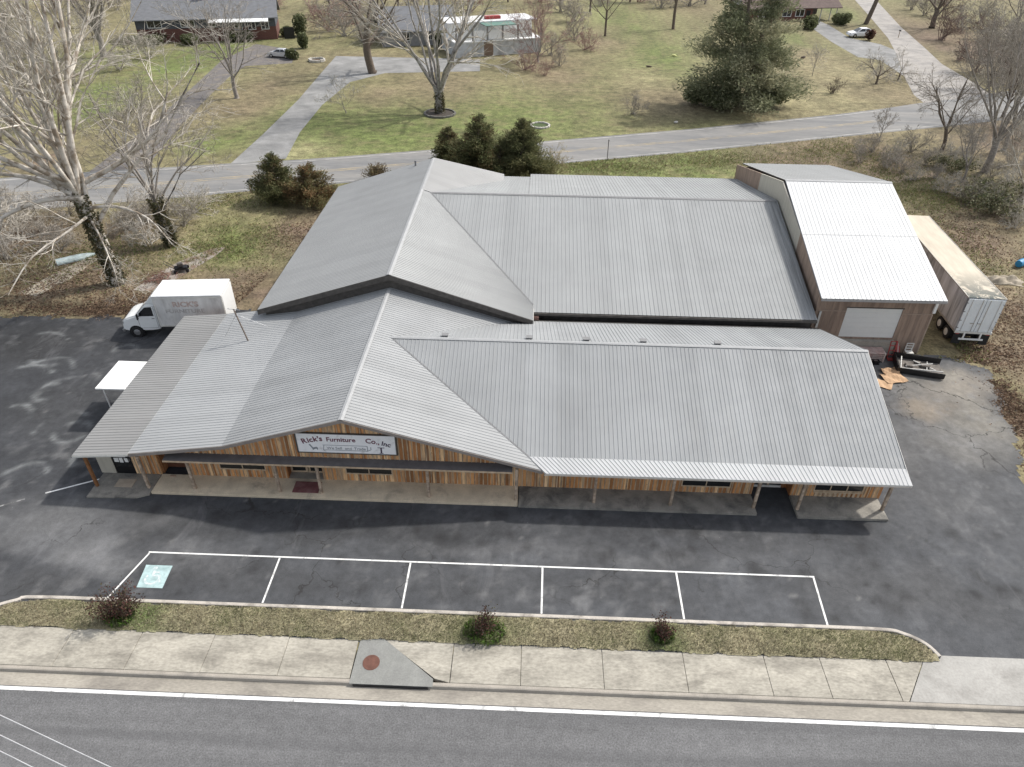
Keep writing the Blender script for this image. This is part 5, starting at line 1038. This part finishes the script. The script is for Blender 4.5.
for i, (px, py, rx, rz, lb) in enumerate(((697, 104, 2.8, 3.4, 'dense dark shrub under the left side of the big conifer'), (722, 108, 3.2, 3.0, 'low dark shrub in front of the trunks of the big conifer'), (764, 107, 3.2, 2.8, 'loose dark shrub under the right side of the big conifer'))):
    g = G(px, py); leafy('evergreen_shrub', lb, (g.x, g.y, 0), rx, rz, 4500, [LF_PD, SHRUB, LF_P], .32, 620+i, 12)
for i, (px, py, rx, rz, lb) in enumerate(((808, 29, 2.7, 3.0, 'clipped dark hedge ball left of the carport'), (842, 24, 2.6, 2.8, 'clipped dark hedge ball right of the carport posts'), (303, 48, 1.3, 3.0, 'dark conical shrub below the tall column topiary'), (302, 36, 1.6, 5.0, 'tall dark column topiary by the far left drive'), (293, 59, 1.4, 1.9, 'round dark shrub beside the silver sedan'), (287, 36, 1.8, 2.0, 'round garden bush at the right end of the brick house'), (192, 44, 2.2, 2.0, 'dark evergreen bush against the red brick wall'), (152, 44, 3.0, 2.0, 'greyish bush under the left windows of the brick house'), (238, 41, 3.0, 2.2, 'dark shrub under the white awning of the brick house'), (416, 40, 2.6, 3.6, 'dark evergreen shrub beside the grey house'), (445, 46, 2.2, 3.0, 'dark shrub between the grey house and the white outbuilding'))):
    g = G(px, py); leafy('clipped_shrub', lb, (g.x, g.y, 0), rx*.85, rz*.9, 2200, [LF_PD, SHRUB, LF_D], .34, 640+i, 10, hollow=.75)
# three bronze shrubs on the verge with green growth at the foot
for i, (x, y, rx, h, lb) in enumerate(((-18.4, 19.35, .8, 1.75, 'leftmost and largest bronze-leaved shrub near the accessible bay'), (-1.7, 19.35, .72, 1.35, 'bronze shrub with bright green foot in the middle of the verge'), (6.3, 19.45, .62, 1.1, 'smallest bronze shrub, right one on the grass verge'))):
    t = thing('bronze_shrub', lb, 'shrub', (x, y, .05), 0); tb_ = TreeB(700+i, (0, 4, 3), (15, 50), .05, .006)
    tips = []; rg = np.random.default_rng(700+i)
    for k in range((30, 17, 15)[i]):
        a = R_(tb_.r.uniform(4, (52, 40, 58)[i])); az = tb_.r.random()*6.28; L = h*tb_.r.uniform(.55, 1.05); d = Vector((math.sin(a)*math.cos(az), math.sin(a)*math.sin(az), math.cos(a))); tb_.grow(Vector((0, 0, 0))+d*.05, d, L, .014, 1)
        for q in range((70, 44, 52)[i]): u = tb_.r.uniform(.3, 1.); tips.append(tuple(d*L*u+rvec(tb_.r)*(.16, .12, .11)[i]))
    tb_.T.build('stems', BARK, t, world=False); C = np.array(tips); C[:, 2] = np.maximum(C[:, 2], .06)
    V, F = tris(C, unit(rg.normal(size=C.shape)+np.array([0, 0, .3])), .055+.06*rg.random(len(C)), .4, rg); leafmesh('leaves', V, F, [BRZ, BRZ2, leaf('bronze_leaf_green', (.075, .07, .035))], rg.choice(3, len(C), p=[.4, .38, .22]), t)
    n = 700; az = rg.random(n)*6.28; rr = rx*(.9, 1.35, .9)[i]*np.sqrt(rg.random(n)); C = np.stack([rr*np.cos(az), rr*np.sin(az)*.75-.05, .03+.22*rg.random(n)], 1); V, F = tris(C, unit(rg.normal(0, .5, (n, 3))+np.array([0, 0, 1])), .16+.14*rg.random(n), .12, rg)
    leafmesh('green_foot', V, F, [GRN, SHRUB], rg.choice(2, n), t)

# ------------------------------------------------------------------ ground cover that nobody could count
def scatter(name, n, regions, mats, p, size, flat, z, seed, label=None, width=.4, avoid=True):
    rg = np.random.default_rng(seed); tot = sum(r[4] for r in regions); Cs = []
    for px, py, rpx, rpy, wt in regions:
        k = int(n*wt/tot); a = G(px, py); b = G(px+rpx, py); c2 = G(px, py-rpy); q = rg.normal(0, .55, (k, 2)); Cs.append(np.stack([a.x+q[:, 0]*abs(b.x-a.x), a.y+q[:, 1]*abs(c2.y-a.y)], 1))
    C = np.concatenate(Cs); 
    if avoid:
        keep = ~inpoly(C[:, 0], C[:, 1], [(-24.3, 27), (20, 27), (20, 42), (31, 43.5), (31, 70.5), (-19, 70.5), (-24.3, 42)]) & (C[:, 1] > 18.8)
        inl = inpoly(C[:, 0]+(fbm(C[:, 0], C[:, 1], .8, 4, 5)-.5)*3, C[:, 1]+(fbm(C[:, 0], C[:, 1], .8, 4, 6)-.5)*3, LOT); keep &= ~(inl & (rg.random(len(C)) > .04))
        RP = gp(farE+nearE[::-1]); keep &= ~inpoly(C[:, 0], C[:, 1], RP); clump = fbm(C[:, 0], C[:, 1], .5, 4, seed); keep &= clump > rg.random(len(C))*.8; C = C[keep]
    n = len(C); D = rg.normal(0, 1, (n, 3))*np.array([1, 1, .25 if flat else .45])+np.array([0, 0, 0 if flat else 1.]); C = np.concatenate([C, z+.02*rg.random((n, 1))+ (0 if flat else size*.3)], 1)
    V, F = tris(C, unit(D), size*(.55+.9*rg.random(n)), width, rg); o = leafmesh(name, V, F, mats, rg.choice(len(mats), n, p=p), None, 'stuff')
    if label: tag(o, label, name.replace('_', ' '))
    return o
scatter('leaf_litter', 60000, ((100, 311, 120, 7, 3), (60, 285, 75, 22, 3), (150, 303, 60, 10, 2), (262, 296, 40, 22, 2), (20, 240, 60, 25, 2), (300, 235, 40, 20, 1), (960, 235, 60, 35, 3), (1000, 310, 50, 40, 3), (1018, 420, 30, 60, 3), (985, 350, 40, 20, 1.5), (1005, 395, 14, 50, 1.5)), [LIT, LIT2, LIT3], [.42, .3, .28], .13, True, -.01, 801, 'fallen brown leaves strewn over the ground by the trees')
scatter('rough_grass', 60000, ((225, 245, 60, 25, 2), (100, 255, 80, 25, 1.5), (930, 195, 45, 15, 2), (890, 175, 40, 14, 1), (950, 245, 40, 30, 1), (940, 345, 30, 14, 1), (600, 166, 90, 9, 2), (720, 160, 90, 10, 2), (840, 152, 60, 12, 2), (220, 200, 60, 10, 1), (370, 170, 50, 8, .6)), [GRASS, GRASS2, DRY3], [.42, .36, .22], .24, False, -.02, 802, 'rough dry and green grass tufts around the building', .12)
n = 42000; rg = np.random.default_rng(803); C = np.stack([rg.uniform(-26.5, 18.2, n), rg.uniform(18.68, 20.2, n)], 1); C = C[inpoly(C[:, 0], C[:, 1]+(vnoise(C[:, 0]*2.2, C[:, 1]*0, 5)-.5)*.12, isl)]; n = len(C)
zb = .03+.05*np.sin(np.clip((C[:, 1]-18.7)/1.5, 0, 1)*math.pi)+.03*fbm(C[:, 0], C[:, 1], 1.5, 3)
V, F = tris(np.concatenate([C, (zb+.03)[:, None]], 1), unit(rg.normal(0, .7, (n, 3))+np.array([0, 0, .8])), .07+.08*rg.random(n), .1, rg)
gk = fbm(C[:, 0], C[:, 1], .6, 3, 61)+rg.normal(0, .12, n); o = leafmesh('verge_grass', V, F, [DRY, DRY2, DRY3], np.where(gk > .56, 1, np.where(rg.random(n) < .3, 2, 0)), None, 'stuff'); tag(o, 'dry straw and green grass blades on the kerbed verge', 'grass')

# ------------------------------------------------------------------ far houses
BRICK = mat('red_brick', (.13, .06, .048), .85, var=.2, ns=5); SHING = mat('grey_shingles', (.17, .175, .185), .9, var=.15, ns=1.2, stretch=(1, 1, 3)); SHINGB = mat('brown_shingles', (.13, .095, .085), .9, var=.2, ns=1.2); SID = mat('pale_siding', (.42, .42, .41), .7, var=.1)
def sub(mb, name, m_, parent, owner):
    o = mb.build(name, m_); o.parent = owner; o.data.transform((Matrix.Translation(parent.location) @ Matrix.Rotation(parent.rotation_euler.z, 4, 'Z')).inverted()); return o
def lwin(h, parent, x0, x1, z0, z1, y):
    f = MB(); f.box(x0-.1, x1+.1, y-.06, y, z0-.1, z0); f.box(x0-.1, x1+.1, y-.06, y, z1, z1+.1); f.box(x0-.1, x0, y-.06, y, z0, z1); f.box(x1, x1+.1, y-.06, y, z0, z1); f.box((x0+x1)/2-.04, (x0+x1)/2+.04, y-.055, y-.031, z0, z1)
    o = f.build('window', WHITE, h, world=False); MB().box(x0, x1, y-.03, y-.005, z0, z1).build('pane', GLASS, o, world=False); return o
def gable_roof(h, x0, x1, y0, y1, z, rise, m_, ov=.6, th=.15):
    ym = (y0+y1)/2; P = [(y0-ov, z-ov*rise/(ym-y0)), (ym, z+rise), (y1+ov, z-ov*rise/(ym-y0)), (y1+ov, z-th-ov*rise/(ym-y0)), (ym, z+rise-th), (y0-ov, z-th-ov*rise/(ym-y0))]
    r = MB(); r.extr(P, 'X', x0-ov, x1+ov); r.build('roof', m_, h, world=False)
    for x in (x0, x1-.15): MB().extr([(y0, z-.1), (y1, z-.1), (ym, z+rise-.2)], 'X', x, x+.15).build('gable_end', SID, h, world=False)
a = G(140, 43); b = G(278, 39); h = thing('ranch_house', 'long brick and dark siding house with grey shingle roof at the top left', 'house', (a.x, a.y, 0), math.atan2(b.y-a.y, b.x-a.x)); W_ = (b-a).length
MB().box(0, W_, 0, 9, -.1, 2.3).build('wall', BRICK, h, world=False); MB().box(.0, W_, .02, 8.98, 2.301, 4.3).build('upper_wall', mat('slate_siding', (.075, .082, .095), .7, var=.1), h, world=False)
gable_roof(h, 0, W_, 0, 9, 4.3, 2.6, SHING)
for x0, x1 in ((2.2, 4.6), (8.2, 10.6), (13.2, 14.4)): lwin(h, h, x0, x1, 2.6, 4.0, -.005)
for x0, x1 in ((13.5, 17.0), (17.2, 24.5)):
    MB().add([(x0, -1.8, 3.5), (x1, -1.8, 3.5), (x1, 0, 4.1), (x0, 0, 4.1), (x0, -1.8, 3.4), (x1, -1.8, 3.4), (x1, 0, 4.0), (x0, 0, 4.0)], [(0, 1, 2, 3), (7, 6, 5, 4), (0, 4, 5, 1), (1, 5, 6, 2), (0, 3, 7, 4)]).build('awning', WHITE, h, world=False)
for x in (18, 20.5, 23): lwin(h, h, x, x+1.3, 1.9, 3.2, -.005)
MB().box(27, 29, -.05, .0, 0, 2.1).build('door', BLACK, h, world=False); MB().box(W_*.45, W_*.45+1.1, 4.0, 5.0, 5.5, 8.0).build('chimney', BRICK, h, world=False)
a = G(745, 22); b = G(836, 20); h = thing('carport_house', 'small house with brown hip roof and open carport at the top right', 'house', (a.x, a.y, 0), math.atan2(b.y-a.y, b.x-a.x)); W_ = (b-a).length; k = W_*.72
MB().box(0, k, 0, 9, -.1, 2.9).build('wall', BRICK, h, world=False); gable_roof(h, 0, W_, 0, 9, 3.0, 2.2, SHINGB)
for x0, x1 in ((3, 5), (9, 11), (k-4.2, k-2.2)): lwin(h, h, x0, x1, 1.0, 2.3, -.005)
for x in (k+2.2, k+4.6, W_-.2): MB().box(x-.08, x+.08, .1, .26, 0, 2.85).build('carport_post', OFFW, h, world=False)
MB().box(k, W_, 8.8, 9, 0, 2.9).build('carport_wall', FASC, h, world=False); MB().box(k-1.6, k-.6, -.05, 0, 0, 2.1).build('door', BLACK, h, world=False)
a = G(384, 47); b = G(456, 44); h = thing('grey_house', 'grey house with wide grey roof half hidden behind the pale silver tree', 'house', (a.x, a.y, 0), math.atan2(b.y-a.y, b.x-a.x)); W_ = (b-a).length
MB().box(0, W_, 0, 10, -.1, 3.0).build('wall', mat('grey_siding', (.24, .24, .245), .7, var=.15), h, world=False); gable_roof(h, 0, W_, 0, 10, 3.0, 3.2, SHING)
for x0, x1 in ((3, 5), (8, 10), (14, 16.5), (20, 22)): (lwin(h, h, x0, x1, 1.0, 2.3, -.005) if x1 < W_-1 else None)
MB().box(11.5, 12.6, -.05, 0, 0, 2.1).build('door', WHITE, h, world=False)
a = G(456, 58); b = G(541, 52); h = thing('white_outbuilding', 'white flat-roofed outbuilding on a raised base with green screens', 'outbuilding', (a.x, a.y, 0), math.atan2(b.y-a.y, b.x-a.x)); W_ = (b-a).length
MB().box(0, W_, 0, 9, -.1, 2.4).build('base_wall', mat('chalky_wall', (.50, .51, .51), .8, var=.15, ns=1.2, c2=(.3, .29, .28), c2s=1.), h, world=False)
MB().box(-.15, W_+.15, -.15, 9.1, 2.401, 2.55).build('deck', WHITE, h, world=False); MB().box(5.4, 7.2, -.04, -.001, 0, 2.3).build('door', mat('brown_panel', (.2, .14, .1), .8), h, world=False)
for x in (.1, 3.2, 6.0, 9.0, 12.0, W_-.2): MB().box(x, x+.28, .1, .36, 2.551, 4.9).build('column', mat('grey_column', (.25, .24, .23), .8), h, world=False)
for i, x in enumerate((.5, 3.6, 6.4, 9.4, 12.4)): MB().box(x, min(x+2.5, W_-.3), .2, .26, 2.7, 4.2).build('rail_panel', WHITE, h, world=False)
MB().box(0, W_, 4.9, 5.0, 2.551, 5.0).build('rear_wall', WHITE, h, world=False); MB().box(5.8, 11.8, -.1, 3.2, 4.9, 5.0).build('green_screen', mat('green_screen', (.10, .19, .155), .7, var=.25, ns=2), h, world=False)
MB().box(-.4, W_+.4, 3.2, 9.6, 5.001, 5.2).build('roof', mat('white_flat_roof', (.6, .6, .6), .7, var=.1), h, world=False); MB().box(7.6, 10.5, 5.0, 6.2, 5.2, 5.7).build('roof_unit', REDP, h, world=False)

# ------------------------------------------------------------------ small things around the site
def ring(name, label, px, py, r, n, m_, hh, cat):
    g = G(px, py); t = thing(name, label, cat, (g.x, g.y, 0)); rr = random.Random(px)
    for k in range(n):
        q = 2*math.pi*k/n; s = 2*math.pi*r/n*.48
        M = Matrix.Translation((r*math.cos(q), r*math.sin(q), hh/2)) @ Matrix.Rotation(q+rr.uniform(-.2, .2), 4, 'Z'); MB().bbox(-.13, .13, -s, s, -hh/2-.02, hh/2*rr.uniform(.7, 1.2), .03, 0, M).build('stone', m_, t, world=False)
    return t
STONE = mat('pale_stone', (.48, .46, .42), .9, var=.2); SOIL = mat('bed_soil', (.06, .05, .04), .95, var=.3, ns=3)
rt = ring('garden_ring', 'round bed edged with white stones on the lawn right of the dark cedars', 540, 126, 1.25, 16, STONE, .22, 'garden bed'); MB().cyl((0, 0, .03), 'Z', 1.15, .06, 24).build('bed', mat('bed_grass', (.06, .085, .03), .95, var=.3, ns=3), rt, world=False)
rt = ring('garden_ring', 'round planting bed with stone edge at the foot of the silver tree', 440, 114, 2.1, 22, mat('grey_stone', (.15, .145, .13), .9, var=.2), .25, 'garden bed'); MB().cyl((0, 0, .04), 'Z', 2.0, .08, 28).build('bed', SOIL, rt, world=False)
rt = ring('fire_ring', 'ring of pale stones with rusty middle on the lawn by the far drive', 317, 61, 1.3, 11, STONE, .4, 'fire ring'); MB().cyl((0, 0, .05), 'Z', .9, .1, 18).build('ashes', LIT, rt, world=False)
def mailbox(label, px, py, m_, h=1.15):
    g = G(px, py); t = thing('mailbox', label, 'mailbox', (g.x, g.y, 0)); MB().box(-.05, .05, -.05, .05, 0, h).build('post', POST, t, world=False)
    MB().extr([(-.12, h), (.12, h), (.12, h+.16), (.07, h+.25), (-.07, h+.25), (-.12, h+.16)], 'Y', -.26, .26).build('box', m_, t, world=False); return t
mailbox('black mailbox on a post at the near edge of the far road', 251, 193, BLACK, 1.2)
mailbox('dark mailbox beside the side road near the house drive', 898, 38, BLACK, 1.3)
g = G(607, 161); t = thing('marker_post', 'thin dark marker post on the verge of the far road', 'post', (g.x, g.y, 0)); MB().tube([(0, 0, 0), (0, 0, 2.3)], .045, 6, cap=True).build('post', FASC, t, world=False); MB().box(-.07, .07, -.02, .02, 2.3, 2.5).build('cap', CAPD, t, world=False)
g = G(63, 262); bo = thing('overturned_boat', 'pale blue-grey boat lying overturned in the brush under the sycamore', 'boat', (g.x, g.y, 0), R_(38)); bo.scale = (.8, .85, .6); hb = MB(); bm = bmesh.new(); rows = []
for i in range(11):
    u = i/10; x = -.6+3.2*u*1.2; wd = .62*(1-max(0, (u-.45)/.55)**2.2)+.03; hh = .42*(1-.35*max(0, (u-.6)/.4)**2); rows.append([bm.verts.new((x, wd*s*c_, z*hh)) for s, c_, z in ((-1, 1, .0), (-1, .95, .55), (-1, .7, .95), (0, 0, 1.08), (1, .7, .95), (1, .95, .55), (1, 1, 0))])
for p, q in zip(rows[:-1], rows[1:]):
    for j in range(6): bm.faces.new((p[j], q[j], q[j+1], p[j+1]))
bm.faces.new(rows[0]); bmesh.ops.recalc_face_normals(bm, faces=bm.faces); MB().bm(bm).build('hull', mat('pale_blue_hull', (.42, .50, .50), .5, var=.12, ns=2, c2=(.26, .3, .28), c2s=1.5), bo, world=False)
MB().tube([(-.6, .64, .03), (1.2, .66, .03), (3.2, .08, .03)], .035, 5).tube([(-.6, -.64, .03), (1.2, -.66, .03), (3.2, -.08, .03)], .035, 5).build('gunwale', CAPD, bo, world=False)
g = G(182, 271); t = thing('junk_mower', 'dark old mower frame on the leafy slab behind the box truck', 'mower', (g.x, g.y, 0), .4)
MB().bbox(-.5, .5, -.35, .35, .22, .42, .05).build('deck', BLACK, t, world=False); MB().bbox(-.25, .2, -.2, .2, .42, .75, .05).build('engine', FASC, t, world=False); MB().tube([(-.5, -.25, .4), (-1.2, -.25, 1.0), (-1.2, .25, 1.0), (-.5, .25, .4)], .025, 6).build('handle', BLACK, t, world=False)
for x in (-.45, .45):
    for y in (-.4, .4): MB().cyl((x, y, .16), 'Y', .16, .09, 14).build('wheel', RUBBER, t, world=False)
g = G(160, 280); t = thing('brush_pile', 'heap of dead reddish branches on the leafy slab', 'brush pile', (g.x, g.y, 0)); mb = MB(); rr = random.Random(5)
for k in range(60): az = rr.random()*6.28; c = Vector((rr.gauss(0, .6), rr.gauss(0, .45), rr.uniform(.05, .45))); d = Vector((math.cos(az), math.sin(az), rr.uniform(-.2, .35)))*rr.uniform(.3, .8); mb.tube([c-d, c, c+d*1.0+Vector((0, 0, .05))], [.02, .018, .008], 4)
mb.build('branches', mat('dead_branch', (.17, .09, .07), .95, var=.3), t, world=False)
g = G(1020, 266); t = thing('barrel', 'bright blue plastic barrel lying on its side at the right edge', 'barrel', (g.x, g.y, 0), R_(35)); mb = MB(); mb.tube([(-.52, 0, .33), (-.5, 0, .33), (-.25, 0, .33), (.25, 0, .33), (.5, 0, .33), (.52, 0, .33)], [.27, .30, .33, .33, .30, .27], 20, 0, True); mb.build('drum', mat('blue_plastic', (.03, .22, .42), .4, var=.1), t, world=False)
MB().tube([(.16, 0, .33), (.19, 0, .33), (.22, 0, .33)], [.33, .345, .33], 20).build('hoop', mat('blue_plastic_dark', (.02, .16, .32), .4), t, world=False); MB().cyl((.53, .12, .42), 'X', .04, .03, 10).build('bung', WHITE, t, world=False)
g = G(1003, 281); bm = bmesh.new(); bmesh.ops.create_grid(bm, x_segments=26, y_segments=16, size=1)
for v_ in bm.verts:
    x, y = v_.co.x, v_.co.y; e = max(0, 1-(x*x+y*y)*.9); v_.co = Vector((x*1.5+.2*math.sin(3*y), y*.75+.12*math.sin(4*x), .02+e*(.22+.28*abs(math.sin(2.6*x+1.7*y))+.12*math.sin(7*x-5*y))))
tp = MB().bm(bm).build('tarp', mat('tan_tarp', (.36, .31, .235), .8, var=.25, ns=3, c2=(.20, .17, .13), c2s=2)); tp.location = (g.x, g.y, 0); tp.rotation_euler.z = -.2; tag(tp, 'crumpled tan tarp on the leaves near the blue barrel', 'tarp')
for nm, lb, px, py, s, m_, cat in (('stone', 'small pale yellow block lying on the upper lawn', 674, 56, (.9, .5, .3), mat('pale_yellow', (.6, .6, .25), .7), 'block'), ('log', 'dark short log lying on the upper lawn', 649, 67, (1.1, .35, .3), BARK, 'log'), ('stump', 'dark stump on the lawn right of the big conifer', 803, 58, (.9, .6, .4), BARK, 'stump'), ('stone', 'small white rock near the far road edge on the lawn', 676, 123, (.6, .4, .3), STONE, 'rock')):
    g = G(px, py); bm = bmesh.new(); bmesh.ops.create_icosphere(bm, subdivisions=3, radius=.5); rr = random.Random(px)
    for v_ in bm.verts: v_.co = Vector((v_.co.x*s[0], v_.co.y*s[1], v_.co.z*s[2]))*(1+.18*math.sin(5*v_.co.x+3*v_.co.y)*math.cos(4*v_.co.z+px))+Vector((0, 0, s[2]*.4))
    o = MB().bm(bm).build(nm, m_); o.location = (g.x, g.y, 0); tag(o, lb, cat)
# overhead wires crossing the corner of the street
WIRE = mat('pale_wire', (.62, .62, .62), .4, .3)
for (pa, pb, lb) in (((0, 715), (110, 767), 'uppermost of the three pale overhead wires above the street corner'), ((0, 735), (66, 767), 'middle one of the three pale overhead wires above the street'), ((0, 751), (32, 767), 'lowest of the three pale overhead wires at the picture corner')):
    a = G(*pa, 8.0); b = G(*pb, 8.0); d = b-a; P = [a+d*t for t in np.linspace(-9, 9, 25)]; P = [p+Vector((0, 0, .0004*((p-a).length)**2)) for p in P]; o = MB().tube(P, .013, 6).build('power_line', WIRE); tag(o, lb, 'wire', 'overhead wires')
